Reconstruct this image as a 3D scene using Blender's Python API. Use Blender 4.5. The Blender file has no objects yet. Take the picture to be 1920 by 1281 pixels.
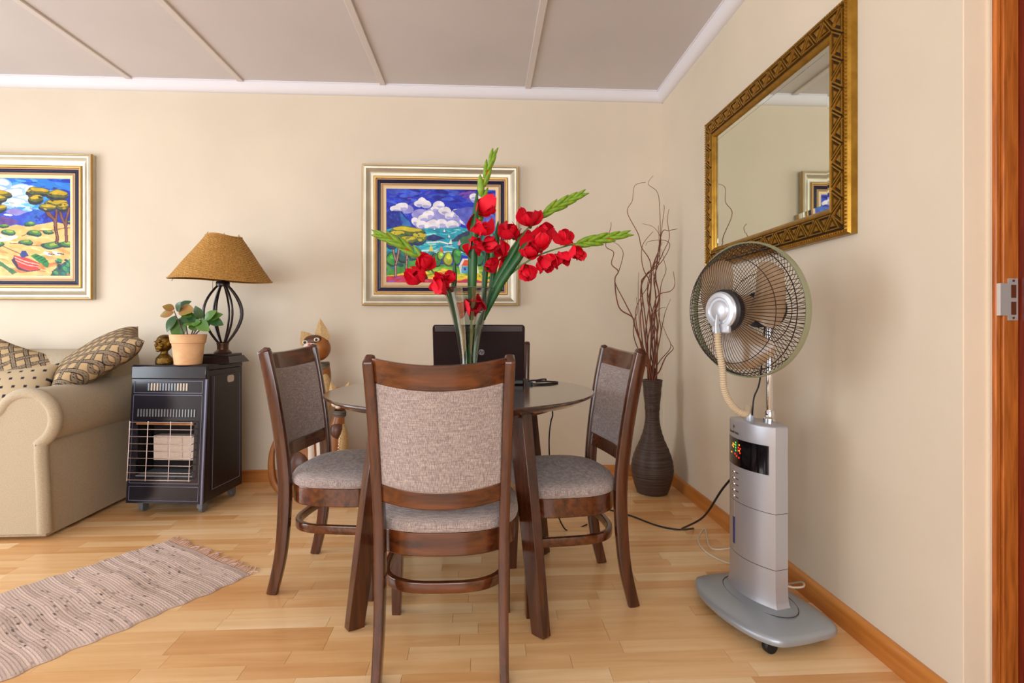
import bpy, bmesh, math, random
import numpy as np
from mathutils import Vector, Matrix

random.seed(7)
PI = math.pi
sc = bpy.context.scene
C = sc.collection

# ------------------------------------------------------------------ camera
F = 990.0                       # focal length in pixels of the 1920 x 1281 frame
YAW = math.atan(0.0535)
HOR = 613.0                      # row of the horizon
CS, SN = math.cos(YAW), math.sin(YAW)
cam = bpy.data.cameras.new('camera')
cam.sensor_width = 36.0
cam.lens = F * 36.0 / 1920.0
cam.shift_y = -(640.5 - HOR) / 1920.0
cam.clip_start = 0.05
cam_o = bpy.data.objects.new('camera', cam)
C.objects.link(cam_o)
cam_o.location = (0, 0, 1.0)
cam_o.rotation_euler = (PI / 2, 0, -YAW)
sc.camera = cam_o

KZ = F / 1185.0
def P(px, py, z):                # a pixel at a chosen depth (depths noted for a 1185 px lens) -> world point
    z = z * KZ
    u = (px - 960) / F
    return Vector((z * (SN + u * CS), z * (CS - u * SN), 1.0 + (HOR - py) / F * z))

def W(x, y, z=0.0):              # a ground position noted for the 1185 px lens -> world point
    t0 = math.atan(0.0505); c0, s0 = math.cos(t0), math.sin(t0)
    d = x * s0 + y * c0; u = (x * c0 - y * s0) / d
    return P(960 + 1185.0 * u, HOR + 1185.0 * (1.0 - z) / d, d)

def depth(x, y):
    return x * SN + y * CS

# ------------------------------------------------------------------ light
w = bpy.data.worlds.new('world'); sc.world = w; w.use_nodes = True
bg = w.node_tree.nodes['Background']
bg.inputs[0].default_value = (0.86, 0.93, 1.0, 1)
bg.inputs[1].default_value = 1.0

def area(name, loc, rot, sx, sy, power, col):
    l = bpy.data.lights.new(name, 'AREA'); l.shape = 'RECTANGLE'
    l.size = sx; l.size_y = sy; l.energy = power; l.color = col
    o = bpy.data.objects.new(name, l); C.objects.link(o)
    o.location = loc; o.rotation_euler = rot
    return o
# daylight through the glazed door in the left wall and the windows behind the camera
area('daylight_side', (-4.28, 1.45, 1.15), (PI / 2, 0, -PI / 2), 2.3, 1.9, 100, (0.86, 0.93, 1.0))
area('daylight_rear', (-1.25, -2.12, 1.40), (PI / 2, 0, 0), 4.0, 1.7, 118, (0.95, 0.97, 1.0))

vs = sc.view_settings
vs.view_transform = 'Standard'; vs.look = 'None'; vs.gamma = 1.0
vs.use_curve_mapping = False
vs.exposure = -0.04
sc.cycles.use_denoising = True
sc.cycles.max_bounces = 10
sc.cycles.diffuse_bounces = 6
sc.cycles.caustics_reflective = False
sc.cycles.caustics_refractive = False
sc.cycles.sample_clamp_indirect = 6.0

# ------------------------------------------------------------------ materials
def lin(c):
    return tuple((x / 12.92 if x <= 0.04045 else ((x + 0.055) / 1.055) ** 2.4) for x in c)

def rgb(r, g, b):
    return lin((r / 255, g / 255, b / 255)) + (1.0,)

MATS = {}
def mat(name, col=(200, 200, 200), rough=0.5, metal=0.0, var=0.0, vscale=(8, 8, 8), bump=0.0, bscale=80.0,
        bvec=(1, 1, 1), coat=0.0, spec=0.5, alpha=1.0, trans=0.0, ior=1.45, col2=None, emit=0.0, attr=None,
        detail=4.0, sheen=0.0, coords='Object'):
    if name in MATS:
        return MATS[name]
    m = bpy.data.materials.new(name); m.use_nodes = True
    nt = m.node_tree; N = nt.nodes; L = nt.links
    b = N['Principled BSDF']
    base = rgb(*col)
    b.inputs['Base Color'].default_value = base
    b.inputs['Roughness'].default_value = rough
    b.inputs['Metallic'].default_value = metal
    b.inputs['Coat Weight'].default_value = coat
    b.inputs['Coat Roughness'].default_value = 0.12
    b.inputs['Specular IOR Level'].default_value = spec
    b.inputs['Transmission Weight'].default_value = trans
    b.inputs['IOR'].default_value = ior
    b.inputs['Alpha'].default_value = alpha
    if sheen:
        b.inputs['Sheen Weight'].default_value = sheen
    tc = N.new('ShaderNodeTexCoord')
    if attr:
        a = N.new('ShaderNodeAttribute'); a.attribute_name = attr
        L.new(a.outputs['Color'], b.inputs['Base Color'])
    elif var or col2:
        mp = N.new('ShaderNodeMapping'); mp.inputs['Scale'].default_value = vscale
        L.new(tc.outputs[coords], mp.inputs['Vector'])
        n = N.new('ShaderNodeTexNoise'); n.inputs['Scale'].default_value = 1.0
        n.inputs['Detail'].default_value = detail
        L.new(mp.outputs['Vector'], n.inputs['Vector'])
        mx = N.new('ShaderNodeMix'); mx.data_type = 'RGBA'
        if col2:
            c2 = rgb(*col2); c1 = base
        else:
            c1 = tuple(x * (1 - var) for x in base[:3]) + (1,)
            c2 = tuple(min(1, x * (1 + var)) for x in base[:3]) + (1,)
        mx.inputs[6].default_value = c1; mx.inputs[7].default_value = c2
        rp = N.new('ShaderNodeMapRange'); rp.inputs[1].default_value = 0.32; rp.inputs[2].default_value = 0.68
        L.new(n.outputs['Fac'], rp.inputs[0])
        L.new(rp.outputs[0], mx.inputs[0])
        L.new(mx.outputs[2], b.inputs['Base Color'])
    if bump:
        mp2 = N.new('ShaderNodeMapping'); mp2.inputs['Scale'].default_value = tuple(bscale * q for q in bvec)
        L.new(tc.outputs[coords], mp2.inputs['Vector'])
        n2 = N.new('ShaderNodeTexNoise'); n2.inputs['Scale'].default_value = 1.0; n2.inputs['Detail'].default_value = 3.0
        L.new(mp2.outputs['Vector'], n2.inputs['Vector'])
        bp = N.new('ShaderNodeBump'); bp.inputs['Strength'].default_value = bump; bp.inputs['Distance'].default_value = 0.01
        L.new(n2.outputs['Fac'], bp.inputs['Height'])
        L.new(bp.outputs['Normal'], b.inputs['Normal'])
    if emit:
        b.inputs['Emission Color'].default_value = base
        b.inputs['Emission Strength'].default_value = emit
    MATS[name] = m
    return m

def weave(name, c1, c2, c3, s=1.0):
    """linen: crossing threads of three shades, from two stretched noises"""
    m = bpy.data.materials.new(name); m.use_nodes = True
    nt = m.node_tree; N = nt.nodes; L = nt.links; b = N['Principled BSDF']
    b.inputs['Roughness'].default_value = 0.9
    b.inputs['Specular IOR Level'].default_value = 0.15
    b.inputs['Sheen Weight'].default_value = 0.15
    tc = N.new('ShaderNodeTexCoord')
    outs = []
    for sca in ((330 * s, 330 * s, 14 * s), (16 * s, 40 * s, 420 * s), (5, 5, 5)):
        mp = N.new('ShaderNodeMapping'); mp.inputs['Scale'].default_value = sca
        L.new(tc.outputs['Object'], mp.inputs['Vector'])
        n = N.new('ShaderNodeTexNoise'); n.inputs['Scale'].default_value = 1; n.inputs['Detail'].default_value = 2
        L.new(mp.outputs['Vector'], n.inputs['Vector'])
        r = N.new('ShaderNodeMapRange'); r.inputs[1].default_value = 0.36; r.inputs[2].default_value = 0.64
        L.new(n.outputs['Fac'], r.inputs[0]); outs.append(r.outputs[0])
    m1 = N.new('ShaderNodeMix'); m1.data_type = 'RGBA'
    m1.inputs[6].default_value = rgb(*c1); m1.inputs[7].default_value = rgb(*c2)
    L.new(outs[0], m1.inputs[0])
    m2 = N.new('ShaderNodeMix'); m2.data_type = 'RGBA'
    k = N.new('ShaderNodeMath'); k.operation = 'MULTIPLY'; k.inputs[1].default_value = 0.6
    L.new(outs[1], k.inputs[0]); L.new(k.outputs[0], m2.inputs[0])
    L.new(m1.outputs[2], m2.inputs[6]); m2.inputs[7].default_value = rgb(*c3)
    L.new(m2.outputs[2], b.inputs['Base Color'])
    ad = N.new('ShaderNodeMath'); ad.operation = 'ADD'
    L.new(outs[0], ad.inputs[0]); L.new(outs[1], ad.inputs[1])
    bp = N.new('ShaderNodeBump'); bp.inputs['Strength'].default_value = 0.25; bp.inputs['Distance'].default_value = 0.002
    L.new(ad.outputs[0], bp.inputs['Height']); L.new(bp.outputs['Normal'], b.inputs['Normal'])
    MATS[name] = m
    return m

def wood(name, c1, c2, rough, axis=0, coat=0.0, fine=60.0, long=3.0, bump=0.03, world=False):
    m = bpy.data.materials.new(name); m.use_nodes = True
    nt = m.node_tree; N = nt.nodes; L = nt.links; b = N['Principled BSDF']
    b.inputs['Roughness'].default_value = rough; b.inputs['Coat Weight'].default_value = coat
    b.inputs['Coat Roughness'].default_value = 0.1
    tc = N.new('ShaderNodeTexCoord'); oi = N.new('ShaderNodeObjectInfo')
    off = N.new('ShaderNodeVectorMath'); off.operation = 'ADD'
    sc3 = N.new('ShaderNodeVectorMath'); sc3.operation = 'SCALE'; sc3.inputs['Scale'].default_value = 37.0
    cx = N.new('ShaderNodeCombineXYZ')
    for i in range(3): L.new(oi.outputs['Random'], cx.inputs[i])
    L.new(cx.outputs[0], sc3.inputs[0])
    if world:
        g = N.new('ShaderNodeNewGeometry'); L.new(g.outputs['Position'], off.inputs[0])
    else:
        L.new(tc.outputs['Object'], off.inputs[0])
    L.new(sc3.outputs[0], off.inputs[1])
    s = [fine] * 3; s[axis] = long
    mp = N.new('ShaderNodeMapping'); mp.inputs['Scale'].default_value = s
    L.new(off.outputs[0], mp.inputs['Vector'])
    n = N.new('ShaderNodeTexNoise'); n.inputs['Scale'].default_value = 1; n.inputs['Detail'].default_value = 5
    n.inputs['Distortion'].default_value = 0.6
    L.new(mp.outputs['Vector'], n.inputs['Vector'])
    r = N.new('ShaderNodeMapRange'); r.inputs[1].default_value = 0.3; r.inputs[2].default_value = 0.7
    L.new(n.outputs['Fac'], r.inputs[0])
    mx = N.new('ShaderNodeMix'); mx.data_type = 'RGBA'
    mx.inputs[6].default_value = rgb(*c1); mx.inputs[7].default_value = rgb(*c2)
    L.new(r.outputs[0], mx.inputs[0]); L.new(mx.outputs[2], b.inputs['Base Color'])
    if bump:
        bp = N.new('ShaderNodeBump'); bp.inputs['Strength'].default_value = bump; bp.inputs['Distance'].default_value = 0.005
        L.new(n.outputs['Fac'], bp.inputs['Height']); L.new(bp.outputs['Normal'], b.inputs['Normal'])
    MATS[name] = m
    return m

# ------------------------------------------------------------------ mesh builder
class MB:
    def __init__(self):
        self.v = []; self.f = []
    def add(self, vs, fs):
        o = len(self.v)
        self.v += [tuple(q) for q in vs]
        self.f += [tuple(i + o for i in fc) for fc in fs]
        return self
    def box(self, c, s, rot=None):
        hx, hy, hz = s[0] / 2, s[1] / 2, s[2] / 2
        pts = [Vector((x, y, z)) for x in (-hx, hx) for y in (-hy, hy) for z in (-hz, hz)]
        if rot is not None:
            pts = [rot @ p for p in pts]
        pts = [p + Vector(c) for p in pts]
        return self.add(pts, [(0, 1, 3, 2), (4, 6, 7, 5), (0, 4, 5, 1), (2, 3, 7, 6), (0, 2, 6, 4), (1, 5, 7, 3)])
    def b2(self, a, b):
        return self.box([(a[i] + b[i]) / 2 for i in range(3)], [abs(b[i] - a[i]) for i in range(3)])
    def grid(self, fn, nu, nv, cu=False, cv=False):
        vs = [fn(i / (nu if cu else nu - 1), j / (nv if cv else nv - 1)) for i in range(nu) for j in range(nv)]
        fs = []
        for i in range(nu if cu else nu - 1):
            for j in range(nv if cv else nv - 1):
                a, b = i, (i + 1) % nu; c, d = j, (j + 1) % nv
                fs.append((a * nv + c, b * nv + c, b * nv + d, a * nv + d))
        return self.add(vs, fs)
    def lathe(self, prof, n=32, c=(0, 0, 0), sx=1.0, sy=1.0, cap=True):
        m = len(prof)
        vs = [(c[0] + sx * r * math.cos(2 * PI * i / n), c[1] + sy * r * math.sin(2 * PI * i / n), c[2] + z)
              for i in range(n) for r, z in prof]
        fs = [(i * m + j, ((i + 1) % n) * m + j, ((i + 1) % n) * m + j + 1, i * m + j + 1)
              for i in range(n) for j in range(m - 1)]
        if cap:
            if prof[0][0] > 1e-6: fs.append(tuple(i * m for i in range(n))[::-1])
            if prof[-1][0] > 1e-6: fs.append(tuple(i * m + m - 1 for i in range(n)))
        return self.add(vs, fs)
    def sweep(self, pts, prof, up=None, cap=True, scale=None, closed=False):
        pts = [Vector(p) for p in pts]; n = len(pts); m = len(prof)
        vs = []; prev = None
        for i, p in enumerate(pts):
            if closed:
                t = pts[(i + 1) % n] - pts[i - 1]
            else:
                t = pts[min(i + 1, n - 1)] - pts[max(i - 1, 0)]
            if t.length < 1e-9: t = Vector((0, 0, 1))
            t.normalize()
            if up is not None:
                ref = Vector(up)
            elif prev is None:
                ref = Vector((0, 0, 1)) if abs(t.z) < 0.9 else Vector((1, 0, 0))
            else:
                ref = prev
            a = ref - t * ref.dot(t)
            if a.length < 1e-6: a = t.orthogonal()
            a.normalize(); prev = a
            b = t.cross(a)
            s = 1.0 if scale is None else scale[i]
            vs += [p + b * (q[0] * s) + a * (q[1] * s) for q in prof]
        fs = []
        for i in range(n if closed else n - 1):
            k = (i + 1) % n
            for j in range(m):
                l = (j + 1) % m
                fs.append((i * m + j, i * m + l, k * m + l, k * m + j))
        if cap and not closed:
            fs.append(tuple(range(m))[::-1]); fs.append(tuple((n - 1) * m + j for j in range(m)))
        return self.add(vs, fs)
    def tube(self, pts, r, n=8, closed=False):
        prof = [(math.cos(2 * PI * k / n), math.sin(2 * PI * k / n)) for k in range(n)]
        sca = list(r) if hasattr(r, '__len__') else [r] * len(pts)
        return self.sweep(pts, prof, scale=sca, closed=closed)
    def ellipsoid(self, c, r, nu=20, nv=12, rot=None):
        def fn(i, j):
            a = 2 * PI * i; b = PI * (j - 0.5)
            p = Vector((r[0] * math.cos(a) * math.cos(b), r[1] * math.sin(a) * math.cos(b), r[2] * math.sin(b)))
            if rot is not None: p = rot @ p
            return p + Vector(c)
        return self.grid(fn, nu, nv, cu=True)
    def prism(self, poly, z0, z1, fn=None):
        n = len(poly)
        vs = [(x, y, z0) for x, y in poly] + [(x, y, z1) for x, y in poly]
        if fn: vs = [fn(*q) for q in vs]
        fs = [(i, (i + 1) % n, n + (i + 1) % n, n + i) for i in range(n)] + [tuple(range(n))[::-1], tuple(range(n, 2 * n))]
        return self.add(vs, fs)
    def xf(self, M, start=0):
        for i in range(start, len(self.v)):
            self.v[i] = tuple(M @ Vector(self.v[i]))
        return self
    def mesh(self, name, sharp=38):
        me = bpy.data.meshes.new(name); me.from_pydata(self.v, [], self.f); me.update()
        bm = bmesh.new(); bm.from_mesh(me)
        bmesh.ops.recalc_face_normals(bm, faces=bm.faces)
        bm.to_mesh(me); bm.free()
        me.polygons.foreach_set('use_smooth', [True] * len(me.polygons))
        me.set_sharp_from_angle(angle=math.radians(sharp))
        return me

RECT = lambda a, b: [(-a / 2, -b / 2), (a / 2, -b / 2), (a / 2, b / 2), (-a / 2, b / 2)]
def RRECT(a, b, r, k=4):
    o = []
    for cx, cy, s in ((a / 2 - r, b / 2 - r, 0), (-a / 2 + r, b / 2 - r, 1), (-a / 2 + r, -b / 2 + r, 2), (a / 2 - r, -b / 2 + r, 3)):
        for i in range(k + 1):
            t = PI / 2 * (s + i / k)
            o.append((cx + r * math.cos(t), cy + r * math.sin(t)))
    return o

def crom(pts, k=6, closed=False):
    pts = [Vector(p) for p in pts]; n = len(pts); out = []
    for i in range(n if closed else n - 1):
        if closed:
            a, b, c, d = pts[i - 1], pts[i], pts[(i + 1) % n], pts[(i + 2) % n]
        else:
            a, b, c, d = pts[max(i - 1, 0)], pts[i], pts[i + 1], pts[min(i + 2, n - 1)]
        for j in range(k):
            t = j / k
            out.append(0.5 * ((2 * b) + (c - a) * t + (2 * a - 5 * b + 4 * c - d) * t * t + (3 * b - a - 3 * c + d) * t ** 3))
    if not closed: out.append(pts[-1])
    return out

def link(name, me, m, parent=None, loc=None, rot=None, bevel=0.0, seg=2):
    o = bpy.data.objects.new(name, me); C.objects.link(o)
    if m is not None:
        if isinstance(m, str): m = MATS[m]
        if len(me.materials) == 0: me.materials.append(m)
    if parent is not None: o.parent = parent
    if loc is not None: o.location = loc
    if rot is not None: o.rotation_euler = rot
    if bevel:
        md = o.modifiers.new('edge', 'BEVEL'); md.width = bevel; md.segments = seg; md.limit_method = 'ANGLE'
        md.angle_limit = math.radians(40); md.harden_normals = False
    return o

def obj(name, mb, m, parent=None, bevel=0.0, loc=None, rot=None, sharp=38, seg=2):
    return link(name, mb.mesh(name, sharp), m, parent, loc, rot, bevel, seg)

def tag(o, label, cat, group=None):
    o['label'] = label; o['category'] = cat
    if group: o['group'] = group
    return o

def thing(name, label, cat, loc=(0, 0, 0), rz=0.0, group=None):
    o = bpy.data.objects.new(name, None); C.objects.link(o)
    o.empty_display_size = 0.1
    o.location = loc; o.rotation_euler = (0, 0, rz)
    return tag(o, label, cat, group)

def struct(name, mb, m, bevel=0.0):
    o = obj(name, mb, m, None, bevel); o['kind'] = 'structure'
    return o

def copy_tree(o, parent=None):
    c = o.copy(); C.objects.link(c); c.parent = parent
    for ch in list(o.children): copy_tree(ch, c)
    return c

def colour_mesh(me, cols, name='paint'):
    """cols: sRGB 0..1 per vertex"""
    a = np.clip(np.asarray(cols, dtype=np.float64), 0, 1)
    l = np.where(a <= 0.04045, a / 12.92, ((a + 0.055) / 1.055) ** 2.4)
    at = me.color_attributes.new(name, 'FLOAT_COLOR', 'POINT')
    at.data.foreach_set('color', np.concatenate([l, np.ones((len(l), 1))], axis=1).astype(np.float32).ravel())

# ================================================================== the room
XL, XR, YF, YB, ZC = -4.2, 1.205, -2.05, 3.50, 2.57
mat('wall_paint', (217, 206, 187), 0.75, var=0.05, vscale=(1.3, 1.3, 1.3), bump=0.05, bscale=25, spec=0.3)
mat('reveal_lit_paint', (235, 216, 192), 0.6, var=0.03, vscale=(3, 3, 3), bump=0.05, bscale=30)  # wall paint made lighter: the light on the reveal is in its colour
mat('ceiling_paint', (206, 201, 202), 0.8, var=0.04, vscale=(1.2, 1.2, 1.2))
mat('batten_paint', (214, 207, 204), 0.7)
mat('cornice_paint', (226, 225, 232), 0.6)
wood('pine', (176, 104, 40), (205, 136, 62), 0.35, axis=0, coat=0.3, fine=30, long=1.5)
wood('pine_y', (176, 104, 40), (205, 136, 62), 0.35, axis=1, coat=0.3, fine=30, long=1.5)
wood('door_wood', (140, 70, 18), (196, 112, 44), 0.4, axis=2, fine=90, long=6)
wood('door_wood_red', (84, 18, 8), (120, 40, 14), 0.4, axis=2, fine=90, long=6)
mat('floor_joint', (150, 105, 62), 0.7)
mat('white_frame', (232, 232, 230), 0.4)

# floor: laminate strips, the largest in view as parts, the rest joined
floor = struct('floor', MB().b2((XL - .2, YF - .2, -.10), (XR + 1.3, YB + .15, -.006)), 'floor_joint')
PL = []
tones = [((226, 180, 124), (240, 202, 150)), ((214, 160, 102), (232, 186, 130)), ((234, 194, 142), (246, 214, 168)),
         ((220, 172, 116), (236, 194, 140)), ((206, 150, 92), (226, 176, 120))]
for i, (a, b) in enumerate(tones):
    wood('laminate_%d' % i, a, b, 0.30, axis=0, coat=0.15, fine=28, long=2.2, bump=0.015, world=True)
    PL.append(MATS['laminate_%d' % i])
rnd = random.Random(11)
strips = []
y = YF
row = 0
W_ = 0.064
while y < YB - 0.001:
    y1 = min(y + W_, YB)
    x = XL - rnd.uniform(0, 0.4)
    xe = XR if y1 > 1.53 or y < 0.65 else XR
    while x < xe:
        L_ = rnd.choice((0.30, 0.36, 0.42, 0.48))
        a, b = max(x, XL), min(x + L_, xe)
        if b - a > 0.004:
            strips.append((a, b, y, y1, rnd.choice((0, 0, 1, 2, 3, 3, 4))))
        x += L_
    y = y1
def strip_px(s):
    cx, cy = (s[0] + s[1]) / 2, (s[2] + s[3]) / 2
    z = depth(cx, cy)
    if z < 1.0: return 0
    u = (cx * CS - cy * SN) / z * F + 960; v = HOR + F / z
    if u < -120 or u > 2040 or v > 1310: return 0
    return (s[1] - s[0]) * (s[3] - s[2]) / z ** 3
strips.sort(key=strip_px, reverse=True)
unit = []
for i in range(5):
    me = MB().box((0, 0, -.5), (1, 1, 1)).mesh('plank'); me.materials.append(PL[i]); unit.append(me)
G = 0.0009
for a, b, y0, y1, t in strips[:300]:
    o = link('plank', unit[t], None, floor, loc=((a + b) / 2, (y0 + y1) / 2, 0))
    o.scale = (b - a - G, y1 - y0 - G, 0.006)
rest = MB(); ri = []
for a, b, y0, y1, t in strips[300:]:
    rest.b2((a + G / 2, y0 + G / 2, -.006), (b - G / 2, y1 - G / 2, 0)); ri += [t] * 6
me = rest.mesh('plank_remainder')
for m_ in PL: me.materials.append(m_)
me.polygons.foreach_set('material_index', ri)
o = link('plank_remainder', me, None, floor); o['kind'] = 'stuff'

# walls
struct('wall_back', MB().b2((XL - .15, YB, -.1), (XR + .15, YB + .15, ZC + .1)), 'wall_paint')
DY0, DY1, DH = 0.42, 1.268, 2.62      # door opening in the right wall (its head is above the frame)
wr = MB().b2((XR, DY1, -.1), (XR + .15, YB, ZC + .1)).b2((XR, YF - .15, -.1), (XR + .15, DY0, ZC + .1))
struct('wall_right', wr, 'wall_paint')
wl = MB()
for a, b in (((XL - .15, YF - .15, -.1), (XL, .25, ZC + .1)), ((XL - .15, 2.65, -.1), (XL, YB, ZC + .1)),
             ((XL - .15, .25, -.1), (XL, 2.65, .12)), ((XL - .15, .25, 2.15), (XL, 2.65, ZC + .1))):
    wl.b2(a, b)
struct('wall_left', wl, 'wall_paint')
wf = MB()
for a, b in (((XL, YF - .15, -.1), (-3.35, YF, ZC + .1)), ((.85, YF - .15, -.1), (XR, YF, ZC + .1)),
             ((-3.35, YF - .15, -.1), (.85, YF, .5)), ((-3.35, YF - .15, 2.3), (.85, YF, ZC + .1))):
    wf.b2(a, b)
struct('wall_front', wf, 'wall_paint')
# hall behind the doorway
wh = MB().b2((XR + 1.2, 0.1, -.1), (XR + 1.3, 2.2, ZC + .1)).b2((XR + .15, 2.2, -.1), (XR + 1.3, 2.3, ZC + .1)).b2((XR + .15, 0, -.1), (XR + 1.3, .1, ZC + .1))
struct('wall_hall', wh, 'wall_paint')

def window(n, x0, x1, z0, z1, cuts, place):
    f = MB()
    t = .05
    f.b2((x0, -.03, z0), (x0 + t, .03, z1)).b2((x1 - t, -.03, z0), (x1, .03, z1))
    f.b2((x0 + t, -.03, z0), (x1 - t, .03, z0 + t)).b2((x0 + t, -.03, z1 - t), (x1 - t, .03, z1))
    for c in cuts: f.b2((c - .03, -.025, z0 + t), (c + .03, .025, z1 - t))
    o = struct('window_%d' % n, f, 'white_frame')
    o.location = place[0]; o.rotation_euler = (0, 0, place[1])
window(1, -1.2, 1.2, .12, 2.15, (0,), ((XL - .04, 1.45, 0), PI / 2))
window(2, -2.1, 2.1, .5, 2.3, (-.7, .7), ((-1.25, YF - .03, 0), 0))

# ceiling boards and cover strips
ce = struct('ceiling', MB().b2((XL - .15, YF - .15, ZC + .02), (XR + 1.3, YB + .15, ZC + .12)), 'ceiling_paint')
bx = [-4.0, -3.12, -2.23, -1.545, -.65, .288]
edges = [XL] + bx + [XR]
for a, b in zip(edges[:-1], edges[1:]):
    obj('ceiling_panel', MB().b2((a + .002, YF, ZC), (b - .002, YB, ZC + .02)), 'ceiling_paint', ce)
for b in bx:
    obj('batten', MB().b2((b - .019, YF, ZC - .011), (b + .019, YB - .052, ZC)), 'batten_paint', ce, bevel=.003)

# cornice (coved) and skirting
cove = [(0, 0), (0, -.062), (.007, -.062)] + [(.007 + .045 * math.sin(t) ** 1.0 * 1.0, -.062 + .055 * (1 - math.cos(t))) for t in [PI / 2 * k / 6 for k in range(1, 7)]] + [(.058, -.007), (.058, 0)]
def cornice(name, p0, p1, out):
    m = MB(); vs = []
    for p in (p0, p1):
        for d, z in cove:
            k = 1 if p is p0 else -1
            vs.append((p[0] + out[0] * d, p[1] + out[1] * d, ZC + z))
    n = len(cove)
    m.add(vs, [(i, (i + 1) % n, n + (i + 1) % n, n + i) for i in range(n)] + [tuple(range(n))[::-1], tuple(range(n, 2 * n))])
    return struct(name, m, 'cornice_paint')
cornice('trim_1', (XL, YB), (XR, YB), (0, -1))
cornice('trim_2', (XR, DY1 - .9), (XR, YB), (-1, 0))
cornice('trim_3', (XL, YF), (XL, YB), (1, 0))
sk = [(0, 0), (.019, 0), (.019, .060), (.014, .070), (.008, .075), (0, .075)]
def skirt(name, p0, p1, out, m_):
    m = MB(); n = len(sk)
    vs = [(p[0] + out[0] * d, p[1] + out[1] * d, z) for p in (p0, p1) for d, z in sk]
    m.add(vs, [(i, (i + 1) % n, n + (i + 1) % n, n + i) for i in range(n)] + [tuple(range(n))[::-1], tuple(range(n, 2 * n))])
    return struct(name, m, m_)
skirt('baseboard_back', (XL, YB), (XR, YB), (0, -1), 'pine')
skirt('baseboard_right', (XR, DY1), (XR, YB - .019), (-1, 0), 'pine_y')
skirt('baseboard_left', (XL, 2.65), (XL, YB - .019), (1, 0), 'pine_y')

# doorway: plaster reveal, wooden frame, strike plate
struct('trim_4', MB().b2((XR + .0005, DY1 - .004, 0), (XR + .062, DY1, ZC)), 'reveal_lit_paint')
door = bpy.data.objects.new('door_1', None); C.objects.link(door); door['kind'] = 'structure'
door.location = (XR + .062, DY1, 0)
obj('plaster_edge', MB().b2((0, -.010, 0), (.006, 0, ZC)), 'wall_paint', door)
obj('jamb', MB().b2((.006, -.020, 0), (.020, 0, ZC)), 'door_wood', door, bevel=.003)
obj('jamb_face', MB().b2((.020, -.026, 0), (.060, 0, ZC)), 'door_wood', door, bevel=.002)
obj('door_stop', MB().b2((.060, -.046, 0), (.12, 0, ZC)), 'door_wood_red', door, bevel=.002)
mat('plate_steel', (205, 205, 208), 0.35, 0.6)
mat('plate_hole', (90, 40, 14), 0.7)
zc = 1.068
sp = obj('strike_plate', MB().b2((.030, -.0285, zc - .052), (.055, -.026, zc + .052)).b2((.012, -.0285, zc - .04), (.030, -.026, zc + .04))
         .b2((.008, -.030, zc - .04), (.012, -.0195, zc + .04)), 'plate_steel', door)
for dz in (-.022, .020):
    obj('latch_hole', MB().b2((.037, -.0292, zc + dz - .016), (.050, -.0284, zc + dz + .016)), 'plate_hole', sp)
for dz in (-.046, .046):
    obj('screw', MB().box((.043, -.029, zc + dz), (.005, .001, .005)), 'plate_hole', sp)

# ================================================================== dining set
wood('dark_wood', (50, 21, 12), (88, 44, 20), 0.24, axis=2, coat=0.45, fine=45, long=5, bump=0.01)
wood('dark_wood_x', (54, 22, 11), (104, 54, 22), 0.24, axis=0, coat=0.45, fine=45, long=4, bump=0.01)
wood('table_wood', (60, 38, 28), (78, 52, 38), 0.16, axis=0, coat=0.7, fine=40, long=3, bump=0.004)
weave('linen', (140, 126, 124), (196, 182, 174), (112, 102, 104), 1.9)

def sup(t, a, yb, yf, pb=2.6, pf=4.0):
    """seat outline: rounded D, back at yb, front at yf"""
    c, s = math.cos(t), math.sin(t)
    p = pf if s > 0 else pb
    x = a * math.copysign(abs(c) ** (2 / p), c)
    y = (yf if s > 0 else -yb) * math.copysign(abs(s) ** (2 / p), s)
    return x, y

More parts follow.
